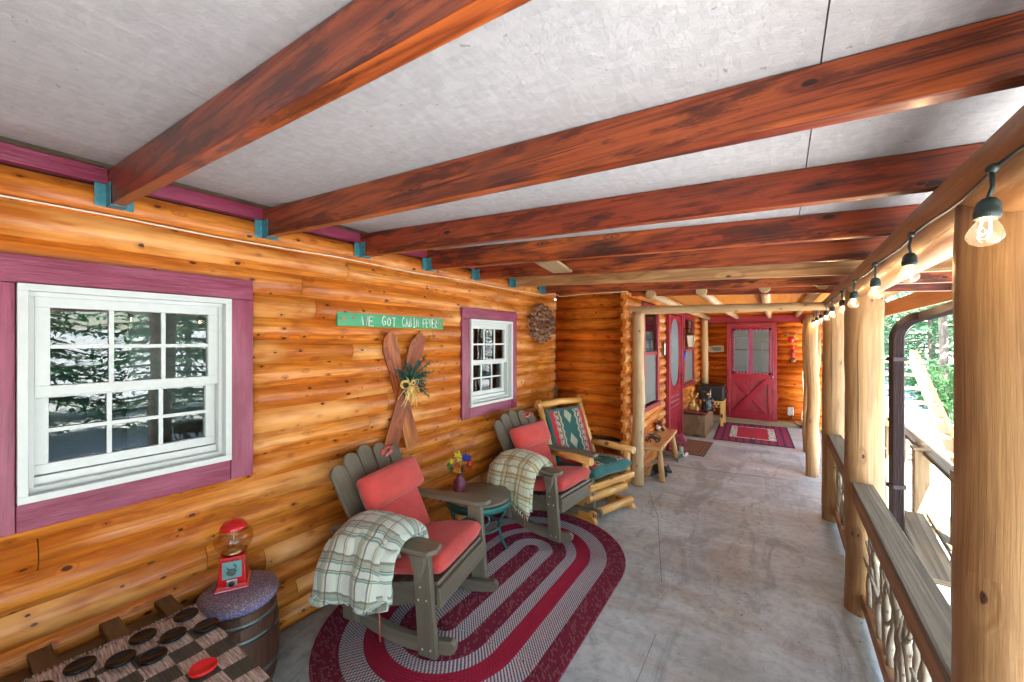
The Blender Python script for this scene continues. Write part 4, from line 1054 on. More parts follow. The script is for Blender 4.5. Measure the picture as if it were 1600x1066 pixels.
# ------------------------------------------------------------------ braided rug
def rug():
    mbs = MB(); hw, L = .765, .52; pitch = .0162; rows = int(hw/pitch)
    bands = [(.165, 0), (.30, 1), (.39, 2), (.50, 1), (.60, 0), (.675, 1), (.80, 0), (2, 1)]
    def band(fr):      # fr = distance in from the outer edge, in metres
        for lim, mi in ((.150, 0), (.272, 1), (.385, 2), (.475, 1), (.585, 0), (.70, 1)):
            if fr < lim: return mi
        return 0
    for k in range(rows):
        r0, r1 = k*pitch, (k+1)*pitch; mi = band(hw-(r0+r1)/2)
        n1 = 22; na = 26; ring = []
        rm = (r0+r1)/2; pts = []
        for q in range(n1): pts.append((1, -L+2*L*q/n1, 0, (1, 0)))
        for q in range(na+1): a = PI*q/na; pts.append((0, L, a, (math.cos(a), math.sin(a))))
        for q in range(1, n1): pts.append((-1, L-2*L*q/n1, 0, (-1, 0)))
        for q in range(na): a = PI+PI*q/na; pts.append((0, -L, a, (math.cos(a), math.sin(a))))
        V = []; U = []; F = []; n = len(pts); acc = 0; prev = None; us = []
        for (t, yc, a, (dx, dy)) in pts:
            pm = (dx*rm, yc+dy*rm)
            if prev: acc += math.hypot(pm[0]-prev[0], pm[1]-prev[1])
            prev = pm; us.append(acc)
            wv = .004*noise.noise(Vector((pm[0]*3, pm[1]*3, 0))) 
            for f_, z in ((0, .004), (.22, .0105), (.5, .013), (.78, .0105), (1, .004)):
                rr = r0+(r1-r0)*f_
                zz_ = z + max(0, wv)
                V.append((dx*rr, yc+dy*rr, zz_))
        tot = acc + math.hypot(V[2][0]-prev[0], V[2][1]-prev[1])
        for i in range(n):
            j = (i+1) % n; u0 = us[i]; u1 = us[j] if j else tot
            for q in range(4):
                F.append((i*5+q, i*5+q+1, j*5+q+1, j*5+q))
                v0, v1 = r0+(r1-r0)*(.02+.96*q/4), r0+(r1-r0)*(.02+.96*(q+1)/4)
                v0 = (k+.02+.96*q/4)*.016; v1 = (k+.02+.96*(q+1)/4)*.016
                U.append([(u0, v0), (u0, v1), (u1, v1), (u1, v0)])
        mbs.add(V, F, U, .5, True, None, mi)
    o = mbs.build('braided_rug', [M['rug_burg'], M['rug_grey'], M['rug_crim']])
    o.location = (-1.72, 2.33, .001); o.rotation_euler = (0, 0, math.radians(1.5))
    tag(o, 'oval braided rug in burgundy, grey and crimson rings under the two rockers', 'rug')
rug()
def flat_rug(name, label, mat, c, w_, l_, rz):
    m = MB(); V = [(-w_/2,-l_/2,0),(w_/2,-l_/2,0),(w_/2,l_/2,0),(-w_/2,l_/2,0)]
    V = V + [(x,y,.009) for x,y,z in V]; F = [(3,2,1,0),(4,5,6,7),(0,1,5,4),(1,2,6,5),(2,3,7,6),(3,0,4,7)]
    m.add(V, F, [[(V[k][0], V[k][1]) for k in f] for f in F])
    o = m.build(name, mat); o.location = c; o.rotation_euler = (0,0,math.radians(rz)); return tag(o, label, 'rug')
flat_rug('door_rug', 'crimson and navy plaid rug with a cream bordered panel before the red door', M['farrug'], (-.455, 8.80, .003), 1.19, 1.80, 0)
bpy.data.objects['door_rug'].rotation_euler = (0, 0, math.radians(3))
flat_rug('door_mat', 'small brown striped mat in front of the screen door', M['doormat'], (-1.22, 7.10, .003), .50, 1.0, 0)

# ------------------------------------------------------------------ rocking chairs
def pillow_mb(mb, w_, d_, h_, M_=None, puff=.35, e=.12, nx=16, ny=16, crown=1.0):
    """box cushion w_ x d_ with rounded corners, thick in the middle"""
    def pt(u, v, side):
        x = (2*u-1); y = (2*v-1)
        ex = 1-abs(x)**5; ey = 1-abs(y)**5
        t = (max(0, ex)*max(0, ey))**.35
        th = h_/2*(1-puff + puff*max(0, (1-x*x))**.5*max(0, (1-y*y))**.5*1.2)
        kx = 1 - .03*(abs(y)**2); ky = 1 - .03*(abs(x)**2)
        zz_ = side*th*t*crown
        wr = .004*noise.noise(Vector((u*5+w_*9, v*5, side)))
        return (x*w_/2*kx, y*d_/2*ky, zz_+wr*t)
    for s_ in (1, -1):
        mb.grid(lambda a, b: pt(a if s_ > 0 else 1-a, b, s_), nx, ny, M_, su=w_, sv=d_)
def cosy(n):      # spacing concentrated at the rim
    return [.5-.5*math.cos(PI*k/n) for k in range(n+1)]
def cushion(name, w_, d_, h_, mat, parent, M_, puff=.35):
    m = MB(); ks = cosy(18)
    for s_ in (1, -1):
        V = []; F = []; U = []
        n = len(ks)
        for a in ks:
            for b in ks:
                x = 2*a-1; y = 2*b-1
                # round the corners
                t = (max(0, 1-abs(x)**12)*max(0, 1-abs(y)**12))**.45
                th = h_/2*((1-puff) + puff*1.3*math.sqrt(max(0, (1-x*x)*(1-y*y))))
                ro = 1-.035*(x*x*y*y)**2
                V.append((x*w_/2*ro, y*d_/2*ro, s_*th*t + .005*t*noise.noise(Vector((a*4+w_*7, b*4, s_*3.0)))))
        for i in range(n-1):
            for j in range(n-1):
                q = i*n+j; f = (q, q+n, q+n+1, q+1); f = f if s_ > 0 else f[::-1]
                F.append(f); U.append([(V[k][0], V[k][1]) for k in f])
        m.add(V, F, U, .5, True, M_)
    # welt cord round the rim
    R_ = .004; P = []
    for q in range(64):
        a = 2*PI*q/64; c, s = math.cos(a), math.sin(a); k = 1/max(abs(c), abs(s)); x, y = c*k, s*k
        ro = 1-.035*(x*x*y*y)**2; P.append(((x*w_/2-.003*c)*ro, (y*d_/2-.003*s)*ro, 0))
    m.tube(P, R_, 6, M_, closed=True)
    return m.build(name, mat, parent)

def make_rocker():
    e = thing('rocking_chair', 'grey brown slatted porch rocking chair', 'rocking chair', (0,0,0), 0, 'slatted rocking chairs on the braided rug')
    pw = M['polywood']
    def yprism(pts, y0, y1, name, grain=0, bev=.004):
        m = MB(); m.prism([(x, z) for x, z in pts], -y1, -y0, M=RX(90), grain=grain); return m.build(name, pw, e, bevel=bev)
    def arc(x):  # bottom of the rocker
        return .010 + .52*(x-.14)**2 + (.15*(x-.14)**4 if x < 0 else 0)
    xs = [-.53+.93*k/18 for k in range(19)]
    bot = [(x, arc(x)) for x in xs]; top = [(x, arc(x)+.080*(1-.25*abs(x/.55)**3)) for x in xs[::-1]]
    ends = [(.422, arc(.40)+.02), (.425, arc(.40)+.055)]
    for s_ in (-1, 1):
        yc = s_*.262
        yprism(bot + ends + top, yc-.018, yc+.018, 'rocker')
        yl = s_*.300
        o = yprism([(.225, .030), (.335, .030), (.285, .595), (.180, .595)], yl-.017, yl+.017, 'front_leg', 1)
        m = MB()
        for x, z in ((.25,.07),(.30,.075),(.225,.33),(.275,.335),(.235,.40)): m.lathe([(.0001,0),(.006,0),(.007,.002),(.0001,.003)], 8, T(x, yl+s_*.017, z) @ RX(-90*s_))
        m.build('bolt', M['screw'], o)
        yprism([(.185, .585), (.285, .585), (.275, .52), (.245, .44), (.235, .44)], yl+s_*.036-.015, yl+s_*.036+.015, 'arm_bracket', 1)
        yprism([(.30, .375), (.30, .285), (-.10, .16), (-.42, .145), (-.42, .245), (-.16, .285)], s_*.228-.016, s_*.228+.016, 'side_rail')
        yprism([(-.30, .10), (-.20, .09), (-.255, .60), (-.325, .60)], s_*.296-.014, s_*.296+.014, 'rear_leg', 1)
        # arm seen from above
        pts = [(-.38, -.045), (.26, -.062), (.335, -.040), (.345, .02), (.315, .066), (.20, .066), (-.10, .045), (-.38, .03)]
        m = MB(); m.prism([(x, y*s_) for x, y in pts] if s_ > 0 else [(x, -y) for x, y in pts][::-1], .600, .628, M=T(0, s_*.305, 0)); m.build('arm', pw, e, bevel=.005)
    m = MB(); m.box((.312, 0, .318), (.026, .52, .115), RY(0), grain=1); m.build('front_apron', pw, e, bevel=.004)
    for k in range(5):
        x = .268-.085*k; z = .375-.20*(.30-x)*1.05+ .01
        m = MB(); m.box((0,0,0), (.078, .50, .022), grain=1)
        o = m.build('seat_slat', pw, e, bevel=.004); o.location = (x, 0, z+.005); o.rotation_euler = (0, math.radians(-12), 0)
    # back: five fanned slats with rounded tops
    yc = [-.2, -.1, 0, .1, .2]; hts = [.765, .81, .83, .81, .765]
    a = math.radians(-26)
    for k in range(5):
        w0, w1 = .090, .112; h_ = hts[k]; pts = [(-w0/2, 0), (w0/2, 0), (w1/2, h_-.05)]
        for q in range(1, 12): t = PI*q/12; pts.append((w1/2*math.cos(t), h_-.05+.05*math.sin(t)))
        pts.append((-w1/2, h_-.05))
        m = MB(); m.prism(pts, -.011, .011, M=RX(90), grain=1)
        o = m.build('back_slat', pw, e, bevel=.004); o.location = (-.10, yc[k]*.98, .27)
        # curved back: the outer slats come forward, and fan outwards
        o.location.x += .010*abs(k-2)/2
        o.rotation_euler = Matrix(((1,0,0),(0,1,0),(0,0,1))).to_euler()
        R_ = Matrix.Rotation(a, 3, 'Y') @ Matrix.Rotation(math.radians(90), 3, 'Z') @ Matrix.Rotation(math.radians((k-2)*2.0), 3, 'Y')
        o.rotation_euler = R_.to_euler()
    for z, x, wd in ((.60, -.300, .64), (.33, -.165, .46)):
        m = MB(); m.box((x, 0, z-.02), (.03, wd, .07), grain=1); m.build('back_rail', pw, e, bevel=.004)
    return e
def chair_cushions(label):
    e = thing('chair_cushion', label, 'cushion', (0,0,0), 0, 'coral cushions on the rocking chairs')
    fc = M['fabric_coral']
    cushion('seat_pad', .50, .50, .125, fc, e, T(.075, 0, .430) @ RY(-11), .15)
    cushion('back_pad', .42, .44, .085, fc, e, T(-.155, 0, .60) @ RY(-116), .25)
    cushion('head_pillow', .215, .50, .14, fc, e, T(-.205, 0, .80) @ RY(-118), .4)
    m = MB(); m.tube([(-.34, .05, .95), (-.325, .06, .99), (-.29, .08, 1.0), (-.27, .06, .98), (-.28, .02, .955)], [.012,.016,.014,.012,.008], 8); m.build('tie', M['pink'], e)
    m = MB(); m.tube([(-.02, -.25, .40), (-.03, -.285, .36), (-.02, -.335, .28), (-.015, -.33, .05)], .0045, 5); m.build('tie', M['pink'], e)
    return e
rock1 = make_rocker(); rock1.location = (-1.925, 1.785, .022); rock1.rotation_euler = (0, 0, math.radians(13.5)); rock1.scale = (1, 1.1, 1)
rock1['label'] = 'nearer grey brown rocking chair, with the cream and green plaid blanket over its arm'
rock2 = copy_tree(rock1); rock2.location = (-1.85, 3.36, .022); rock2.rotation_euler = (0, 0, math.radians(-4))
rock2['label'] = 'farther grey brown rocking chair, with the olive plaid blanket over its arm'
c1 = chair_cushions('coral seat, back and head cushions tied to the nearer rocking chair'); c1.location = rock1.location; c1.rotation_euler = rock1.rotation_euler; c1.scale = rock1.scale
c2 = copy_tree(c1); c2.location = rock2.location; c2.rotation_euler = rock2.rotation_euler; c2['label'] = 'coral seat, back and head cushions tied to the farther rocking chair'

# blankets: a folded sheet draped over the near arm
def blanket(name, label, mat, host, seed, x0, x1, drop_out, drop_in, thick=.03, flare=.06, y_arm=-.305, fringe=0):
    # path across the arm (y,z), starting inside on the seat, going over and down outside
    key = [(y_arm+.17, .48-drop_in), (y_arm+.15, .56), (y_arm+.12, .635), (y_arm+.05, .685), (y_arm-.04, .685), (y_arm-.12, .63), (y_arm-.165, .53), (y_arm-.185, .42), (y_arm-.19, .62-drop_out)]
    def path(t):
        f = t*(len(key)-1); i = min(int(f), len(key)-2); u = f-i
        p = [key[max(0, i-1)], key[i], key[i+1], key[min(len(key)-1, i+2)]]
        return tuple(.5*((2*p[1][k]) + (-p[0][k]+p[2][k])*u + (2*p[0][k]-5*p[1][k]+4*p[2][k]-p[3][k])*u*u + (-p[0][k]+3*p[1][k]-3*p[2][k]+p[3][k])*u**3) for k in range(2))
    e = None; m = MB()
    for layer in range(2):
        off = .022*layer; sh = .02*layer
        def fn(a, b):
            y, z = path(a if layer else min(1, a*1.0)); dn = max(0, (a-.55)/.45)
            xx = (x0 - flare*dn) + (x1-x0+flare*1.4*dn)*b
            w1 = noise.noise(Vector((xx*6, a*2.2, seed+layer)))
            w2 = noise.noise(Vector((xx*13+4, a*5, seed+3)))
            cen = 1-abs(2*b-1)**3
            out = .03*w1*(.35+dn) + .016*w2 + .008*noise.noise(Vector((xx*26, a*11, seed+8))) + .035*math.sin(b*9+seed)*dn*.6
            edge = -.045*(abs(2*b-1)**6)
            hem = (.03*noise.noise(Vector((xx*5, seed, 9))) - .05*math.sin(b*3.0+seed*.7))*max(0, (a-.8)/.2)
            oy = -out if a > .5 else out*.6
            return (xx + .012*w1 - sh*.3, y + oy + (off+edge*.6)*(-1 if a > .6 else (0 if a > .4 else 1)), z + .008*noise.noise(Vector((xx*20, a*9, seed+5))) + edge*(1 if .3 < a < .62 else .3) + off*(1 if .3 < a < .65 else .2)*cen + .02*w1*(1-dn) + hem - sh*(a > .8))
        m.grid(fn, 60, 40, su=1.05, sv=(x1-x0))
    o = m.build(name, mat, solid=thick)
    o.location = host.location; o.rotation_euler = host.rotation_euler; o.scale = host.scale
    if fringe:
        f_ = MB(); rr = random.Random(2)
        for k in range(fringe):
            p = Vector(fn(1, (k+.5)/fringe)); a_ = p+Vector((rr.uniform(-.01,.01), rr.uniform(-.01,.01), -.025)); f_.tube([p, a_, a_+Vector((rr.uniform(-.012,.012), 0, -.025))], .0028, 4)
        f_.build('fringe', mat, o)
    return tag(o, label, 'blanket', 'plaid blankets on the chair arms')
blanket('plaid_blanket', 'cream blanket with green and black plaid lines, over the arm of the nearer rocker', M['plaid_a'], rock1, 1, -.25, .16, .20, .02, .040, .03)
b2 = blanket('plaid_blanket', 'olive and cream plaid blanket with a fringed hem, over the arm of the farther rocker', M['plaid_b'], rock2, 5, -.30, .17, .28, .02, .035, .03, fringe=46)
# ------------------------------------------------------------------ round side table + flowers
def side_table():
    e = thing('side_table', 'round brown side table on a dark green metal stand between the rockers', 'table', (-2.06, 2.56, 0), 0)
    m = MB(); m.lathe([(.0001,.470),(.245,.470),(.262,.477),(.262,.492),(.255,.498),(.0001,.498)], 48); m.build('table_top', M['polywood'], e)
    m = MB(); m.lathe([(.24,.420),(.262,.420),(.266,.425),(.266,.462),(.262,.467),(.24,.467)], 48)
    m.build('rim', M['darkgreen'], e)
    for k in range(4):
        a = PI/4+k*PI/2; c, s = math.cos(a), math.sin(a)
        m = MB(); m.tube([(.235*c,.235*s,.44),(.215*c,.215*s,.33),(.16*c,.16*s,.22),(.19*c,.19*s,.1),(.235*c,.235*s,.022)], .011, 8)
        m.tube([(.2*c+.06*math.cos(t)*s, .2*s-.06*math.cos(t)*c, .36+.05*math.sin(t)) for t in [2*PI*q/16 for q in range(16)]], .006, 6, closed=True)
        m.build('leg', M['darkgreen'], e)
    m = MB(); m.tube([(.17*math.cos(t), .17*math.sin(t), .24) for t in [2*PI*q/32 for q in range(32)]], .009, 8, closed=True); m.build('stretcher_ring', M['darkgreen'], e)
side_table()
def flowers():
    e = thing('flower_vase', 'plum glass jar holding yellow, blue and red flowers', 'vase', (-2.19, 2.47, .498), 0); e.scale = (1.2,1.2,1.22)
    m = MB(); m.lathe([(.0001,0),(.032,.001),(.040,.012),(.044,.04),(.042,.075),(.030,.10),(.022,.112),(.022,.128),(.026,.134),(.019,.134),(.018,.112)], 24); m.build('jar', M['vase'], e)
    r = random.Random(6); heads = [('flower_y',-.04,.27),('flower_y',-.02,.235),('flower_y',-.045,.22),('flower_b',.03,.25),('flower_b',.05,.235),('flower_b',.02,.232),('flower_r',.05,.18),('flower_r',.03,.165),('flower_o',-.03,.17),('flower_o',-.01,.155),('leaf',-.075,.19),('leaf',-.07,.165),('flower_r',-.01,.185),('leaf',.0,.145),('flower_y',.0,.262),('flower_r',.06,.205)]
    st = MB()
    for mat in ('flower_y','flower_b','flower_r','flower_o','leaf'):
        f = MB()
        for mt, s_, z in heads:
            if mt != mat: continue
            c = Vector((s_*.55+r.uniform(-.02,.02), s_*.83+r.uniform(-.02,.02), z)); st.tube([(0,0,.12), c*.5+Vector((0,0,.08)), c], .0018, 4)
            for q in range(38):
                d = Vector((r.gauss(0,1), r.gauss(0,1), r.gauss(0,1))).normalized(); a_ = d.cross(Vector((r.random(), 1, r.random()))).normalized()*.007; b_ = d.cross(a_).normalized()*.008
                p = c+d*r.uniform(.008, .024); f.add([p-a_, p-b_*.7+d*.004, p+a_, p+b_+d*.006], [(0,1,2,3)], [[(0,0),(1,0),(1,1),(0,1)]], r.random())
        f.build('foliage' if mat == 'leaf' else 'blossom', M[mat], e)
    st.build('stems', M['leaf'], e)
flowers()

# ------------------------------------------------------------------ log glider chair
def glider():
    e = thing('glider_chair', 'honey coloured log glider chair beside the inner wall corner', 'chair', (-1.73, 3.98, 0), -18)
    L_ = M['gliderlog']
    def log(name, pts, r, seg=16, bump=.03): m = MB(); m.tube(pts, r, seg, bump=bump); return m.build(name, L_, e)
    for s_ in (-1, 1):
        log('back_post', [(-.12, s_*.315, .30), (-.26, s_*.315, .68), (-.42, s_*.315, 1.09)], [.036,.034,.030])
        log('arm', [(-.30, s_*.325, .575), (0, s_*.335, .60), (.36, s_*.335, .60)], [.032,.036,.036])
        log('arm_post', [(.28, s_*.325, .34), (.28, s_*.33, .60)], [.034,.030])
        m = MB(); m.prism([(.36,.375),(.36,.325),(-.22,.24),(-.22,.29)], -.02, .02, M=T(0, s_*.30, 0) @ RX(90)); m.build('seat_rail', L_, e, bevel=.006)
        m = MB(); m.prism([(.33,.325),(.14,.05),(.08,.05),(.24,.325)], -.018, .018, M=T(0, s_*.27, 0) @ RX(90), grain=1); m.build('swing_leg', L_, e, bevel=.006)
        m = MB(); m.prism([(-.16,.25),(-.28,.05),(-.34,.05),(-.26,.25)], -.018, .018, M=T(0, s_*.27, 0) @ RX(90), grain=1); m.build('swing_leg', L_, e, bevel=.006)
        m = MB(); m.prism([(-.38,.0),(.36,.0),(.40,.02),(.34,.085),(.20,.09),(.05,.06),(-.30,.09),(-.40,.06)], -.024, .024, M=T(0, s_*.30, 0) @ RX(90)); m.build('foot', L_, e, bevel=.008)
    log('top_rail', [(-.40, -.36, 1.04), (-.41, 0, 1.055), (-.40, .34, 1.04)], [.034,.040,.034], bump=.08)
    log('back_rail', [(-.345, -.33, .93), (-.35, 0, .94), (-.345, .33, .93)], .016)
    log('back_rail', [(-.15, -.31, .40), (-.15, .31, .40)], .03)
    m = MB(); m.box((.335, 0, .345), (.055, .70, .065), grain=1); m.build('front_board', L_, e, bevel=.014)
    m = MB()
    for k in range(5): m.box((.24-.1*k, 0, .335-.018*k), (.07, .58, .02), grain=1)
    m.build('seat_slats', L_, e, bevel=.004)
    log('cross_rail', [(.27, -.30, .215), (.27, .30, .215)], [.045,.045])
    log('foot_rail', [(.34, -.31, .085), (.34, .31, .085)], [.038,.040])
    log('cross_rail', [(-.30, -.30, .10), (-.30, .30, .10)], .035)
    c = thing('glider_cushion', 'thick southwestern patterned cushions on the log glider chair, teal and red', 'cushion', e.location, -18)
    # wrapped cushion: patterned top, teal sides
    def pad(name, w_, d_, h_, M_):
        m = MB(); ks = cosy(20); n = len(ks)
        for s_ in (1, -1):
            V = []; F = []; U = []; MI = []
            for a in ks:
                for b in ks:
                    x = 2*a-1; y = 2*b-1; t = (max(0, 1-abs(x)**8)*max(0, 1-abs(y)**8))**.4
                    dent = .010*(math.cos(x*6)+1)*(math.cos(y*5)+1)*.5
                    th = h_/2*(.86+.2*math.sqrt(max(0, (1-x*x)*(1-y*y)))) - dent
                    V.append((x*w_/2, y*d_/2, s_*th*t))
            for i in range(n-1):
                for j in range(n-1):
                    q = i*n+j; f = (q, q+n, q+n+1, q+1); f = f if s_ > 0 else f[::-1]; F.append(f)
                    U.append([(.5+V[k][0]/w_, .5+V[k][1]/d_) for k in f]); MI.append(1 if (s_ < 0 or i < 3 or i > n-5 or j < 3 or j > n-5) else 0)
            m.add(V, F, U, .5, True, M_, MI)
        return m.build(name, [M['southwest'], M['tealfab']], c)
    pad('seat_pad', .58, .60, .16, T(.075, 0, .445) @ RY(-6))
    pad('back_pad', .62, .57, .10, T(-.245, 0, .70) @ RY(69))
    m = MB(); m.tube([(-.375, -.36, .915), (-.34, -.30, .93), (-.33, -.25, .935)], .008, 6); m.tube([(-.375, .36, .915), (-.34, .30, .93), (-.33, .25, .935)], .008, 6); m.build('strap', M['black'], c)
glider()
def ring_stand():
    e = thing('ring_table', 'black iron ring stand with a round rim, between the glider and the inner post', 'plant stand', (-1.69, 4.47, 0), 0)
    R_ = .155
    m = MB(); m.tube([(R_*math.cos(t), R_*math.sin(t), .585) for t in [2*PI*q/40 for q in range(40)]], .013, 8, closed=True)
    m.lathe([(.0001,.572),(R_,.572),(R_,.578),(.0001,.578)], 40); m.build('ring_top', M['blackmetal'], e)
    for k in range(3):
        a = .4+2*PI*k/3; c, s = math.cos(a), math.sin(a); m = MB(); m.tube([(R_*c,R_*s,.58),(R_*.8*c,R_*.8*s,.4),(R_*.5*c,R_*.5*s,.25),(R_*.9*c,R_*.9*s,.0)], .007, 6); m.build('leg', M['blackmetal'], e)
ring_stand()
m = MB(); m.tube([(-2.43, 4.60, 1.17), (-2.42, 4.61, 1.10), (-2.44, 4.615, 1.0), (-2.42, 4.60, .9), (-2.43, 4.61, .35)], [.014,.02,.014,.016,.012], 8, bump=.1)
tag(m.build('walking_stick', M['trunk']), 'dark knobbly stick standing in the corner behind the glider', 'stick')

# ------------------------------------------------------------------ log bench with small things
def bench():
    e = thing('log_bench', 'small pine bench with peeled log legs beyond the inner post', 'bench', (-1.40, 5.66, 0), 3)
    m = MB(); m.box((0, 0, .415), (.30, 1.18, .045), grain=1); m.build('seat', M['bench'], e, bevel=.006)
    for sx, sy in ((1,-1),(1,1),(-1,-1),(-1,1)):
        m = MB(); m.tube([(sx*.10, sy*.47, .40), (sx*.125, sy*.50, .2), (sx*.15, sy*.53, 0)], [.032,.036,.034], 14, bump=.06); m.build('leg', M['bench'], e)
bench()
def antler_thing():
    e = thing('antler_sculpture', 'tangled dark metal antler sculpture on the near end of the pine bench', 'sculpture', (-1.40, 5.36, .4375), 0)
    r = random.Random(5); m = MB()
    for k in range(9):
        a = r.uniform(0, 2*PI); p = Vector((.09*math.cos(a), .12*math.sin(a), .007)); q = p*.5+Vector((0,0,r.uniform(.05,.10))); w_ = Vector((-p.x*.8, -p.y*.8, r.uniform(.04,.12)))
        m.tube([p, (p+q)*.5+Vector((r.uniform(-.03,.03), r.uniform(-.03,.03), .02)), q, w_], [.007,.006,.005,.003], 6)
    m.build('tines', M['black'], e)
    m = MB(); m.box((0,.18,.006), (.10,.12,.012)); m.build('base', M['bronze'], e, bevel=.003)
antler_thing()
def fused(name, label, cat, loc, rz, balls, mat, parts=()):
    m = MB()
    for (x, y, z, r_, sc) in balls: m.sphere((x, y, z), r_, sc=sc, seg=16, rings=10)
    o = m.build(name, mat); md = o.modifiers.new('fuse', 'REMESH'); md.mode = 'VOXEL'; md.voxel_size = .006; md.use_smooth_shade = True
    o.location = loc; o.rotation_euler = (0,0,math.radians(rz)); tag(o, label, cat)
    for nm, bl, mt in parts:
        p = MB()
        for (x, y, z, r_, sc) in bl: p.sphere((x, y, z), r_, sc=sc, seg=12, rings=8)
        p.build(nm, mt, o)
    return o
one = (1,1,1)
# reclining dark moose-like ornament and lantern on the bench end
o = fused('animal_figurine', 'small brown and cream animal figurine lying at the wall end of the pine bench', 'figurine', (-1.50, 6.05, .4375), -60,
      [(0,0,.065,.06,(1.5,.9,1)),(.10,0,.12,.04,(1.2,.9,1)),(.15,0,.11,.028,(1.3,.8,.8)),(-.09,0,.055,.045,one),(.07,.05,.03,.026,(1.7,.9,1)),(.07,-.05,.03,.026,(1.7,.9,1)),(.08,.035,.16,.014,one),(.08,-.035,.16,.014,one)], M['bronze'],
      [('white_chest', [(.10,-.03,.07,.035,one)], M['whitep']), ('red_scarf', [(.07,0,.10,.045,(.6,1.1,.5))], M['redgloss'])])
def bear_statue():
    bl = [(0,0,.15,.10,(1,.95,1.35)),(0,0,.06,.10,(1.1,1.1,.6)),(.01,0,.325,.068,one),(.065,0,.31,.035,(1.1,.9,.8)),(-.01,.055,.385,.024,one),(-.01,-.055,.385,.024,one),(.08,.075,.17,.032,(1.4,.8,1)),(.08,-.075,.17,.032,(1.4,.8,1)),(.09,.07,.035,.04,(1.4,.9,.9)),(.09,-.07,.035,.04,(1.4,.9,.9)),(.03,.09,.22,.035,(1,.9,1.3)),(.03,-.09,.22,.035,(1,.9,1.3))]
    o = fused('bear_statue', 'glazed dark bear statue sitting upright on the red topped chest', 'statue', (-1.14, 8.08, .462), -50, bl, M['bearfur'],
          [('muzzle', [(.095,0,.30,.020,(1,1.1,.8))], M['goldfig']), ('face', [(.045,0,.335,.046,(.8,1,.8))], M['goldfig'])])
    o.scale = (.92,.92,.92)
    m = MB(); m.tube([(-.05,-.02,0),(-.055,0,.10),(-.03,.02,.20),(-.07,0,.30),(-.05,.02,.385)], [.06,.075,.04,.035,.03], 12, bump=.15)
    m.tube([(-.05,0,.2),(.03,-.02,.26),(.06,-.03,.33)], [.03,.02,.014], 8, bump=.1); m.tube([(.02,.0,.0),(.045,-.02,.06),(.03,0,.12)], [.05,.045,.02], 10, bump=.1)
    o = m.build('carved_figure', M['goldfig']); o.location = (-1.33, 8.00, .462); tag(o, 'honey coloured carved wooden figure beside the dark bear statue', 'figurine')
bear_statue()
o = fused('bear_figurine', 'small dark bear figurine on the floor under the pine bench', 'figurine', (-1.31, 5.32, 0), -20,
      [(0,0,.10,.065,(1.5,.95,1)),(.12,0,.12,.045,one),(.165,0,.108,.022,one),(.11,.035,.16,.014,one),(.11,-.035,.16,.014,one),(.07,.04,.04,.025,(1,1,1.6)),(.07,-.04,.04,.025,(1,1,1.6)),(-.07,.04,.04,.028,(1,1,1.5)),(-.07,-.04,.04,.028,(1,1,1.5))], M['bearfur'], [])
m = MB(); m.tube([(0,-.14,.05),(0,.14,.05)], .045, 12, bump=.06); o = m.build('log_piece', M['bench']); o.location = (-1.44, 5.38, 0); tag(o, 'short split log lying under the pine bench', 'log')
def floor_lantern():
    e = thing('candle_lantern', 'burgundy house shaped candle lantern standing on the floor past the bench', 'lantern', (-1.27, 6.50, .012), 0)
    m = MB(); m.box((0,0,.012), (.17,.17,.024)); m.build('base', M['whitep'], e, bevel=.002)
    m = MB()
    for sx in (-1,1):
        for sy in (-1,1): m.box((sx*.055, sy*.055, .12), (.018,.018,.19))
    m.box((0,0,.215), (.14,.14,.02)); m.lathe([(.098,.225),(.10,.232),(.02,.32),(.0001,.325)], 4, RZ(45), smooth=False); m.box((0,0,.33), (.02,.02,.03))
    m.build('cage', M['magenta'], e, bevel=.002)
    m = MB(); m.lathe([(.0001,.025),(.03,.025),(.03,.12),(.0001,.12)], 16); m.build('candle', plain('pale_green_candle', (.35,.55,.38), .5), e)
floor_lantern()
def boot_tray():
    e = thing('boot_scraper', 'low iron boot scraper rack on the floor by the bench', 'rack', (-1.42, 6.25, 0), 0)
    m = MB()
    for k in range(4): m.tube([(-.12+.0*k, -.14+.09*k, .045), (.20, -.14+.09*k, .045)], .008, 6)
    for x in (-.10, .18): m.tube([(x,-.16,.045),(x,.15,.045)], .008, 6); m.tube([(x,-.16,.0),(x,-.16,.045)], .008, 6); m.tube([(x,.15,.0),(x,.15,.045)], .008, 6)
    m.build('bars', M['iron_teal'], e)
boot_tray()
def chest():
    e = thing('wooden_chest', 'rough plank chest with a dark red lid against the inner wall', 'chest', (-1.335, 8.42, 0), 0)
    m = MB(); w_, l_, h_ = .37, 1.0, .43
    for k in range(3): m.box((-w_/2+w_*(k+.5)/3, -l_/2, h_/2), (w_/3-.003, .02, h_-.06), grain=2)
    for k in range(7): m.box((w_/2, -l_/2+l_*(k+.5)/7, h_/2), (.02, l_/7-.003, h_-.06), grain=2)
    m.box((0,-l_/2-.012,.03), (w_+.05,.02,.06), grain=0); m.box((w_/2+.012,0,.03), (.02,l_+.04,.06), grain=1); m.box((-.01,0,h_/2), (w_-.03,l_-.03,h_-.05))
    m.build('body', M['chestwood'], e, bevel=.003)
    m = MB(); m.box((.01,-.01,.446), (w_+.09, l_+.09, .03), grain=1); m.build('lid', M['chestred'], e, bevel=.004)
chest()
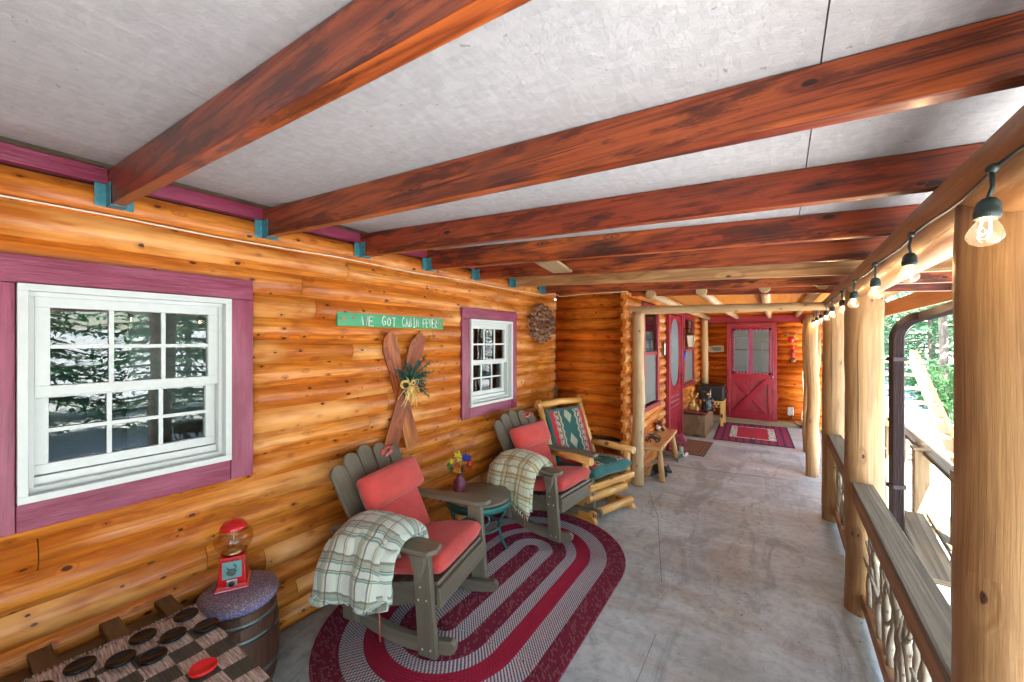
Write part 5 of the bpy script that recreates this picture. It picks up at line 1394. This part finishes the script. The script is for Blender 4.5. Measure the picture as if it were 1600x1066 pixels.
def covered_bench():
    e = thing('yellow_bench', 'yellow pine slatted stand behind the chest, near the red door', 'stand', (-1.20, 9.35, 0), 0)
    m = MB(); m.box((0,0,.50), (.44,.50,.03), grain=0); m.build('top', M['yellowpine'], e, bevel=.004)
    for sx in (-1,1):
        for sy in (-1,1): m = MB(); m.box((sx*.19, sy*.21, .243), (.05,.05,.484), grain=2); m.build('leg', M['yellowpine'], e, bevel=.004)
    m = MB(); m.box((0,-.24,.42), (.33,.02,.05), grain=0)
    for k in range(6): m.box((-.13+.052*k,-.24,.465), (.026,.02,.04), grain=2)
    m.build('apron', M['yellowpine'], e)
    e = thing('covered_grill', 'boxy object under a black cover standing on the yellow pine stand', 'cover', (-1.21, 9.37, .516), 0)
    m = MB(); m.box((0,0,.155), (.46,.44,.31)); m.build('cover', M['blacklid'], e, bevel=.02)
    m = MB(); m.tube([(.0,-.225,.06),(.0,-.245,.10),(-.005,-.245,.2),(.0,-.225,.24)], .007, 6); m.build('handle', M['steel'], e)
covered_bench()

# ------------------------------------------------------------------ dark trunk, game cloth, checkers
def trunk():
    e = thing('storage_chest', 'dark battened wooden trunk against the wall in the near left corner', 'trunk', (-2.02, -.02, 0), 0)
    m = MB(); W_, L_ = .80, 1.40
    m.box((0,0,.235), (W_,L_,.43), grain=1); m.build('body', M['trunk'], e, bevel=.004)
    m = MB()
    for k in range(5): m.box((-W_/2+W_*(k+.5)/5, 0, .468), (W_/5-.004, L_+.01, .035), grain=1)
    m.build('lid', M['trunk'], e, bevel=.004)
    for y in (.665, .48, .28, .05, -.2, -.45, -.66):
        m = MB(); m.box((-.01, y, .500), (W_+.07, .062, .030), grain=0); m.build('batten', M['trunk'], e)
    return e
trunk()
m = MB()
CX0, CX1, CY0, CY1 = -2.235, -1.50, -.35, .70
def cl(a, b):
    x = CX0+(CX1-CX0)*a; y = CY0+(CY1-CY0)*b
    ed = .014*noise.noise(Vector((y*9, 0, 1)))*(1-a)*1.0 if a < .05 else 0
    ey = .012*noise.noise(Vector((x*9, 5, 1))) if b > .96 else 0
    z = .533 + .004*noise.noise(Vector((x*6, y*6, 0))) + .005*math.sin(y*30)*.4
    return (x+ed*2+.012*noise.noise(Vector((y*4, x, 3))), y+ey+.01*noise.noise(Vector((x*5, y, 8))), z)
m.grid(cl, 40, 60, su=CX1-CX0, sv=CY1-CY0)
r = random.Random(8)
for k in range(150):
    y = CY0+(CY1-CY0)*k/150; x = CX0+.012*noise.noise(Vector((y*4, CX0, 3)))
    m.tube([(x+.004, y, .536), (x-.008, y+r.uniform(-.004,.004), .533), (x-.017, y+r.uniform(-.006,.006), .524)], .0028, 4, var=.5)
o = m.build('game_cloth', M['gamecloth'], solid=.006)
tag(o, 'woven brown checked game cloth lying on the dark trunk', 'cloth')
def checker(label, mat, x, y, first=[None, None]):
    k = 0 if mat == 'chk_black' else 1
    if first[k] is None:
        m = MB(); m.lathe([(.0001,0),(.036,0),(.0425,.003),(.044,.008),(.0425,.013),(.039,.0145),(.0365,.013),(.035,.0105),(.0001,.0105)], 40)
        first[k] = o = m.build('checker_piece', M[mat])
    else: o = first[k].copy(); COL.objects.link(o)
    o.location = (x, y, .541); o.rotation_euler = (rnd.uniform(-.02,.02), rnd.uniform(-.02,.02), rnd.random()*6)
    return tag(o, label, 'checker', 'large checkers on the game cloth')
CH = [('black checker at the trunk corner, nearest the wall and the barrel', -2.163, .646), ('black checker at the cloth edge beside the barrel', -2.012, .670),
      ('black checker in the middle of the back row, left of a touching one', -2.150, .500), ('black checker in the middle touching the one to its left', -2.058, .572),
      ('black checker in the front row, right of the tilted one', -1.985, .490), ('black checker in the front row, between two others', -2.068, .418),
      ('black checker farthest left, alone by the cloth hem', -2.151, .325), ('black checker cut by the bottom edge of the picture, right one', -2.005, .300), ('black checker cut by the bottom edge of the picture, left one', -2.115, .215)]
for l_, x, y in CH: checker(l_, 'chk_black', x, y)
checker('single red checker on the game cloth', 'chk_red', -1.762, .577)

# ------------------------------------------------------------------ barrel, cushion, gumball machine
BX, BY = -2.30, .905
def barrel():
    e = thing('barrel_stool', 'small dark oak barrel with steel hoops beside the trunk', 'barrel', (BX, BY, 0), 0)
    def rad(z): return .158+.022*math.sin(PI*min(1, max(0, z/.42)))
    m = MB(); ns = 18; H_ = .42
    for k in range(ns):
        a0, a1 = 2*PI*k/ns+.008, 2*PI*(k+1)/ns-.008; V = []; F = []; U = []; nz = 12; o1, o2 = rnd.random()*9, rnd.random()*9
        for i in range(nz+1):
            z = H_*i/nz
            for q in range(4): a = a0+(a1-a0)*q/3; V.append((rad(z)*math.cos(a), rad(z)*math.sin(a), z))
        for i in range(nz):
            for q in range(3): j = i*4+q; F.append((j, j+1, j+5, j+4)); U.append([(V[t][2]+o1, (a0+(t % 4)*(a1-a0)/3)*.17+o2) for t in F[-1]])
        m.add(V, F, U, None, False)
    m.build('staves', M['barrel'], e)
    m = MB(); m.lathe([(rad(z)-.006, z) for z in [H_*i/12 for i in range(13)]] , 40); m.lathe([(.0001,.41),(.155,.41)], 40); m.build('barrel_head', M['trunk'], e)
    for z in (.04, .115, .30, .375):
        m = MB(); m.lathe([(rad(z-.011)+.001, z-.011), (rad(z-.011)+.0035, z-.011), (rad(z+.011)+.0035, z+.011), (rad(z+.011)+.001, z+.011)], 48)
        m.sphere((0,-rad(z)-.004,z), .005, seg=6, rings=4); m.build('hoop', M['hoop'] if z > .1 else M['bronze'], e)
    o = MB(); R_ = .182
    prof = [(.0001,.0),(.15,.0),(.172,.008),(.183,.026),(.184,.042),(.178,.056),(.160,.068),(.13,.076),(.08,.081),(.0001,.083)]
    V = []; 
    o.lathe(prof, 72)
    for i, p in enumerate(o.v):
        a = math.atan2(p.y, p.x); rr = math.hypot(p.x, p.y)
        if p.z < .05 and rr > .1: f = 1+.012*math.sin(a*31)*(1-p.z/.05)+.008*math.sin(a*47+1)*(1-p.z/.05); o.v[i] = Vector((p.x*f, p.y*f, p.z))
    ob = o.build('round_cushion', M['lavfab']); ob.scale = (.96,.96,1); ob.location = (BX, BY, .421); tag(ob, 'round lavender print cushion on top of the barrel', 'cushion')
barrel()
def gumball():
    e = thing('gumball_machine', 'red gumball machine with an empty glass globe standing on the barrel cushion', 'gumball machine', (BX-.035, BY-.01, .503), -2)
    s = .98
    def fl(pts): return [(r_*s, z*s) for r_, z in pts]
    m = MB()
    def sq(w0, w1, z0, z1, n=6):
        V = []; 
        for z, w_ in ((z0, w0), (z1, w1)): V += [(-w_,-w_,z),(w_,-w_,z),(w_,w_,z),(-w_,w_,z)]
        m.add(V, [(3,2,1,0),(4,5,6,7),(0,1,5,4),(1,2,6,5),(2,3,7,6),(3,0,4,7)], [[(0,0),(1,0),(1,1),(0,1)]]*6)
    sq(.073,.073,0,.010); sq(.073,.062,.0102,.028); sq(.062,.050,.0283,.150); sq(.056,.056,.1502,.160)
    m.build('body', M['redgloss'], e, bevel=.006)
    m = MB(); m.lathe([(.045,.162),(.052,.168),(.068,.185),(.082,.210),(.086,.235),(.080,.262),(.062,.285),(.045,.294)], 32); m.build('glass_globe', M['globeglass'], e)
    m = MB(); m.lathe([(.058,.284),(.060,.292),(.056,.302),(.044,.316),(.022,.325),(.0001,.328)], 32); m.lathe([(.0001,.326),(.008,.328),(.008,.336),(.0001,.338)], 10); m.build('lid', M['redgloss'], e)
    m = MB(); m.tube([(0,0,.16),(0,0,.30)], .003, 6); m.lathe([(.0001,.163),(.044,.165),(.05,.170),(.03,.178),(.0001,.182)], 20); m.build('centre_rod', M['steel'], e)
    # front plate faces +X and a little toward the camera
    R_ = RZ(0)
    p = MB(); p.box((.0575,0,.098), (.004,.082,.084), RY(0)); pl = p.build('front_plate', M['tealplate'], e, bevel=.001); 
    p = MB(); p.tube([(.061,.018*math.cos(t)+.0,.112+.012*math.sin(t)) for t in [PI*.9+PI*1.5*q/12 for q in range(13)]], .003, 6); p.tube([(.061,-.022,.086),(.061,-.012,.096),(.061,.0,.088),(.061,.010,.097),(.061,.022,.09)], .0035, 6)
    p.lathe([(.0001,0),(.017,0),(.017,.006),(.013,.009),(.0001,.009)], 20, T(.060,0,.088) @ RY(90)); p.box((.072,0,.088), (.010,.036,.010), RX(0))
    p.build('coin_knob', M['iron_teal'], pl)
    p = MB(); p.box((.0655,0,.036), (.008,.046,.034)); d = p.build('chute', M['steel'], e, bevel=.003)
    p = MB(); p.lathe([(.0001,0),(.013,0),(.013,.004),(.0001,.004)], 16, T(.068,0,.034) @ RY(90)); p.build('chute_flap', M['black'], d)
gumball()
bpy.data.objects['gumball_machine'].rotation_euler = (0,0,math.radians(-28))
# ------------------------------------------------------------------ twig railing
def railing(label, y0, y1, seed):
    e = thing('twig_railing', label, 'railing', (.44, (y0+y1)/2, 0), 0, 'twig railings between the porch posts')
    h2 = (y1-y0)/2; r = random.Random(seed)
    m = MB(); m.box((-.016, 0, .832), (.106, 2*h2, .038), grain=1); m.build('top_rail', M['rail'], e, bevel=.004)
    m = MB(); m.box((-.045, 0, .767), (.038, 2*h2, .085), grain=1); m.build('rail_board', M['railside'], e, bevel=.003)
    m = MB(); m.box((.0, 0, .105), (.038, 2*h2, .088), grain=1); m.build('bottom_rail', M['railside'], e, bevel=.003)
    y = -h2+.06; k = 0
    while y < h2-.04:
        rr = r.uniform(.011, .021); m = MB(); P = []; ph = r.uniform(0, 9); lean = r.uniform(-.05,.05); amp = r.uniform(.010,.028)
        for q in range(13):
            t = q/12; P.append((.012+r.uniform(-.004,.004)+.010*math.sin(ph+t*5), y+lean*(t-.5)+amp*noise.noise(Vector((t*2.6, ph, 0)))*2, .145+.615*t))
        m.tube(P, [rr*(1.15-.45*q/12+r.uniform(-.08,.08)) for q in range(13)], 9, bump=.06, bf=20)
        for b in range(r.choice((1, 2, 2, 3))):
            q = r.randrange(3, 10); p0 = Vector(P[q]); dy = r.choice((-1, 1)); L = r.uniform(.06, .22)
            p1 = p0+Vector((r.uniform(-.03,.03), dy*L*.5, L*.55)); p2 = p1+Vector((r.uniform(-.03,.03), dy*L*.2, L*.5))
            if p2.z > .76: p2.z = .755
            if p1.z > .75: p1.z = .745
            m.tube([p0, p0.lerp(p1, .5)+Vector((0, 0, -.01)), p1, p2], [rr*.62, rr*.55, rr*.45, rr*.3], 7, bump=.05, bf=20)
        m.build('twig_baluster', M['twig'], e)
        y += r.uniform(.055, .10); k += 1
    return e
railing('twig panel railing nearest the camera, between the first and second thick posts', 1.53, 3.33, 1)
railing('twig panel railing between the second and third thick log posts', 3.53, 4.92, 2)
E0 = None

# ------------------------------------------------------------------ downspout
def downspout():
    e = thing('downspout', 'brown ribbed metal downspout with an elbow bend, outside the railing', 'downspout', (0,0,0), 0)
    # centre line: down from the gutter, elbow, then vertical
    x0, y0 = .69, 3.95
    P = [Vector((1.10, 2.6, 2.13)), Vector((.86, 3.55, 1.95))]
    for q in range(9):
        t = q/8*PI/2; P.append(Vector((.84-.10*math.sin(t) if False else .80-.11*math.sin(t), 3.78+.17*math.sin(t), 1.92-.16*(1-math.cos(t)))))
    P += [Vector((x0, y0, 1.2)), Vector((x0, y0, -.3))]
    m = MB(); n = len(P); W_, D_ = .035, .026
    # cross-section: ribbed rectangle
    cs = []
    for k in range(9): cs.append((-W_+2*W_*k/8, -D_ - (.004 if k % 2 else -.004)))
    for k in range(1, 5): cs.append((W_, -D_+2*D_*k/4))
    for k in range(1, 9): cs.append((W_-2*W_*k/8, D_ + (.004 if k % 2 else -.004)))
    for k in range(1, 4): cs.append((-W_, D_-2*D_*k/4))
    V = []; F = []; N = len(cs)
    side = Vector((.90, .42, 0)).normalized()
    for i in range(n):
        t = (P[min(i+1, n-1)]-P[max(i-1, 0)]).normalized(); s_ = side-t*side.dot(t); s_.normalize(); u = t.cross(s_)
        for a, b in cs: V.append(P[i]+s_*a+u*b)
    for i in range(n-1):
        for k in range(N): F.append((i*N+k, i*N+(k+1) % N, (i+1)*N+(k+1) % N, (i+1)*N+k))
    m.add(V, F, [[(0,0),(1,0),(1,1),(0,1)]]*len(F)); m.build('pipe', M['brownmetal'], e)
    for z in (1.62, .7):
        m = MB(); m.box((0,0,0), (2*W_+.016, 2*D_+.02, .03)); b = m.build('strap', M['brownmetal'], e, bevel=.002); b.location = (x0, y0, z); b.rotation_euler = (0,0,math.atan2(side.y, side.x))
    return e
downspout()
m = MB(); prof = [(0,0),(.10,0),(.125,.06),(.13,.10),(.122,.10),(.115,.065),(.094,.008),(.006,.008),(.006,.10),(0,.10)]
V = [(x, y, z) for y in (-4, 10) for x, z in prof]; N = len(prof)
F = [(k, (k+1) % N, N+(k+1) % N, N+k) for k in range(N)]
m.add(V, F, [[(0,0)]*4]*N); o = m.build('gutter', M['brownmetal']); o.location = (1.285, 0, ceil_z(1.28)-.09); tag(o, 'brown roof gutter along the outer edge of the porch roof', 'gutter')

# ------------------------------------------------------------------ outside steps and railing
grey = M['rail']
def outer_rail():
    e = thing('outdoor_railing', 'weathered grey stair railing with a capped newel post, outside the porch', 'railing', (.93, 4.5, 0), 0)
    m = MB(); m.box((0,0,.28), (.09,.09,1.2), grain=2); n_ = m.build('newel_post', M['plank'], e, bevel=.004)
    m = MB(); m.box((0,0,.885), (.11,.11,.02)); m.sphere((0,0,.925), .034, sc=(1,1,.8)); m.build('post_cap', M['plank'], n_, bevel=.002)
    m = MB(); m.box((.03,-.72,.30), (.07,.07,1.2), grain=2); m.build('newel_post', M['plank'], e, bevel=.004)
    m = MB(); m.box((.06,0,0), (.10,2.6,.035), grain=1); o = m.build('handrail', grey, e, bevel=.004); o.location = (0,.15,.86); o.rotation_euler = (math.radians(1.5),0,math.radians(-1))
    for dy in (.75, 1.35): m = MB(); m.box((.03,dy,.25), (.05,.05,1.15), grain=2); m.build('newel_post', M['plank'], e, bevel=.004)
outer_rail()
def outer_bench():
    e = thing('plank_table', 'weathered plank table with two grey boards just outside the railing', 'table', (.88, 3.75, 0), -4)
    m = MB(); m.box((-.09,0,.40), (.155,1.15,.035), grain=1); m.box((.09,.10,.395), (.155,1.1,.035), grain=1); m.build('boards', grey, e, bevel=.004)
    for sy in (-1,1): m = MB(); m.box((0,sy*.42,.02), (.06,.06,.72), grain=2); m.build('leg', M['plank'], e)
outer_bench()
def stairs():
    e = thing('wooden_stairs', 'orange wooden steps climbing away in the yard', 'stairs', (2.02, 9.4, -.35), 2)
    for sx in (-1,1):
        m = MB(); m.prism([(0,0),(.3,0),(2.6,1.6),(2.6,1.9),(2.3,1.9),(0,.28)], -.025, .025, M=T(sx*.40,0,0) @ RZ(90) @ RX(90)); m.build('stringer', M['orangeboard'], e)
    for k in range(7): m = MB(); m.box((0,.12+.33*k,.22+.24*k), (.9,.28,.04), grain=0); m.build('tread', M['plank'], e)
stairs()

# ------------------------------------------------------------------ planting near the railing
def brush(name, label, c, spread, hgt, n, mat, seed, cat='shrub', leaf=.018):
    r = random.Random(seed); st = MB(); lf = MB()
    for k in range(n):
        a = r.uniform(0, 2*PI); b = Vector((r.uniform(-.3,.3)*spread, r.uniform(-.3,.3)*spread, 0)); d = Vector((math.cos(a)*r.uniform(.2,1)*spread, math.sin(a)*r.uniform(.2,1)*spread, hgt*r.uniform(.6,1)))
        p = [b, b+d*.4+Vector((r.uniform(-.04,.04), r.uniform(-.04,.04), .05)), b+d*.75+Vector((r.uniform(-.05,.05), r.uniform(-.05,.05), 0)), b+d]
        st.tube(p, [.007,.005,.004,.002], 5)
        for j in range(26):
            t = r.uniform(.3, 1); q = b+d*t+Vector((r.gauss(0,.05), r.gauss(0,.05), r.gauss(0,.04)))
            n1 = Vector((r.gauss(0,1), r.gauss(0,1), r.gauss(0,1))).normalized(); n2 = n1.cross(Vector((.3,.5,.8))).normalized()
            lf.add([q-n1*leaf, q-n2*leaf*.5, q+n1*leaf, q+n2*leaf*.5], [(0,1,2,3)], [[(0,0)]*4], r.random())
    e = thing(name, label, cat, c); st.build('stems', M['bark'], e); lf.build('leaves', mat, e); return e
brush('shrub', 'tangled bare twigged shrub outside the twig railing', (1.05, 2.95, -.32), .28, .95, 26, M['bushleaf'], 3)
brush('shrub', 'lilac flowered shrub seen through the nearest twig panel', (.95, 2.05, -.32), .32, .75, 34, M['lilac'], 4, leaf=.022)
brush('shrub', 'low green shrub in the sunny yard, nearer one', (3.6, 13.5, -.45), .5, .45, 30, M['bushleaf'], 5, leaf=.05)
brush('shrub', 'low green shrub in the sunny yard, farther one', (4.1, 17.5, -.5), .7, .6, 30, M['bushleaf'], 6, leaf=.07)

brush('shrub', 'leafy green sapling standing in the yard beyond the stairs', (3.9, 15.2, -.5), .8, 1.7, 60, M['bushleaf'], 7, leaf=.06)
brush('shrub', 'wide green thicket at the edge of the trees', (5.6, 20.5, -.5), 1.6, 1.5, 90, M['bushleaf'], 8, leaf=.08)
brush('shrub', 'green thicket beside the bare trunked conifer', (4.5, 19.5, -.5), 1.2, 1.3, 70, M['bushleaf'], 9, leaf=.08)
# ------------------------------------------------------------------ conifers
def conifer(seed, H_, R0, z_first, dens=1.0):
    r = random.Random(seed); tr = MB()
    P = [(.05*noise.noise(Vector((k*.4, seed, 0)))*k*.3, .05*noise.noise(Vector((k*.4, seed, 5)))*k*.3, H_*k/14) for k in range(15)]
    tr.tube(P, [max(.01, .0075*H_*(1-k/14.3)) for k in range(15)], 10, bump=.06)
    nd = MB(); z = z_first
    while z < H_*.985:
        t = (z-z_first)/(H_-z_first); R = R0*(1-t)**.85+.12; nb = max(4, int(8*dens*(1-t*.3)))
        for q in range(nb):
            a = r.uniform(0, 2*PI); L = R*r.uniform(.6, 1.1); dz = -.28*L*(1-t)+.12*L
            if r.random() < .08: continue
            d = Vector((math.cos(a), math.sin(a), 0)); n_ = max(3, int(L/.28))
            prev = Vector((0,0,z)); pts = [prev]
            for s_ in range(1, n_+1): u = s_/n_; pts.append(Vector((0,0,z))+d*L*u+Vector((0,0,dz*u*u+.06*r.uniform(-1,1)*u)))
            tr.tube(pts, [.012*L*(1-.8*s_/n_) + .004 for s_ in range(n_+1)], 4, caps=False)
            va = r.random()*.6 + .4*r.random()
            for s_ in range(1, n_+1):
                c = pts[s_]; dens_ = 5
                for j in range(dens_):
                    sd_ = d.cross(Vector((0,0,1)))*r.choice((-1,1)); o = (d*r.uniform(-.2,.9)+sd_*r.uniform(.3,1.1)+Vector((0,0,r.uniform(-.55,.12)))).normalized()
                    ln = r.uniform(.16,.34)*(1-.35*t)*(1.15-.5*s_/n_*.5); w_ = o.cross(Vector((r.uniform(-.4,.4), r.uniform(-.4,.4), 1))).normalized()*.045
                    b = c+Vector((r.gauss(0,.05), r.gauss(0,.05), r.gauss(0,.04)))
                    nd.add([b, b+o*ln*.5+w_, b+o*ln, b+o*ln*.5-w_], [(0,1,2,3)], [[(0,0)]*4], min(1, max(0, va+r.uniform(-.25,.25))))
        z += r.uniform(.16, .30)*(H_/12)
    e = thing('conifer_tree', 'tall green conifer in the yard', 'tree', (0,0,0), 0, 'conifers round the yard')
    tr.build('trunk', M['bark'], e); nd.build('crown', M['needles'], e); return e
protos = [conifer(1, 13, 2.6, 1.4), conifer(2, 11, 2.3, .5), conifer(3, 15, 2.8, 3.2, .8)]
spots = [(3.75, 16.0, 2, 1.0, 'conifer with a bare grey lower trunk, standing alone in the sunny yard'), (3.4, 25, 1, 1.1, 'bushy conifer behind the wooden stairs'), (6.2, 24, 0, 1.1, 'broad conifer at the right of the yard, behind the bare trunk'), (4.6, 31, 1, 1.25, 'dense conifer in the back row, centre of the gap'),
         (8.5, 28, 0, 1.0, 'conifer in the back row, hidden partly by the nearest post'), (4.6, 21, 1, .9, 'leafy young conifer just behind the bare trunk'), (6.9, 31, 0, 1.2, 'wide conifer filling the gap beyond the stairs'), (8.2, 3.6, 1, .8, 'low bushy conifer opposite the near window'), (7.8, .4, 0, .8, 'broad low conifer opposite the dark trunk'), (9, -4.5, 1, .9, 'bushy conifer south of the one opposite the trunk'), (2.4, 33, 0, 1.3, 'tall conifer straight beyond the railing posts'), (11, 19, 1, 1, None), (12.5, 10, 0, 1, None), (9.5, 6.0, 2, .9, None), (13, 1.5, 1, 1.1, None), (9.0, -2.0, 0, .95, None), (12, -7, 2, 1, None), (15, 6, 0, 1.2, None), (7.5, -8.5, 1, .9, None), (17, 14, 1, 1.2, None), (6.5, 12.5, 2, .85, None), (-2.5, -10, 0, 1, None), (1.2, -9, 1, 1.1, None), (4.0, -12.5, 0, 1.1, None)]
used = set()
extra = iter(['conifer far out to the right, seen only in the window glass', 'conifer east of the porch reflected in the window glass', 'conifer with a bare lower trunk across the yard from the posts', 'bushy conifer across from the near window', 'broad conifer behind the camera side of the yard', 'tall thin conifer behind the camera', 'big conifer in the second row east of the porch', 'low bushy conifer at the southern yard edge', 'conifer at the north east yard corner', 'thin conifer beyond the third porch post', 'conifer behind the open near end of the porch, west one', 'conifer behind the open near end of the porch, middle one', 'conifer behind the open near end of the porch, east one'])
for i, (x, y, p, s_, lab) in enumerate(spots):
    o = protos[p] if p not in used else copy_tree(protos[p]); used.add(p)
    o.location = (x, y, gz(x, y)-.05); o.scale = (s_, s_, s_); o.rotation_euler = (0,0,rnd.random()*6.28)
    o['label'] = lab or next(extra)
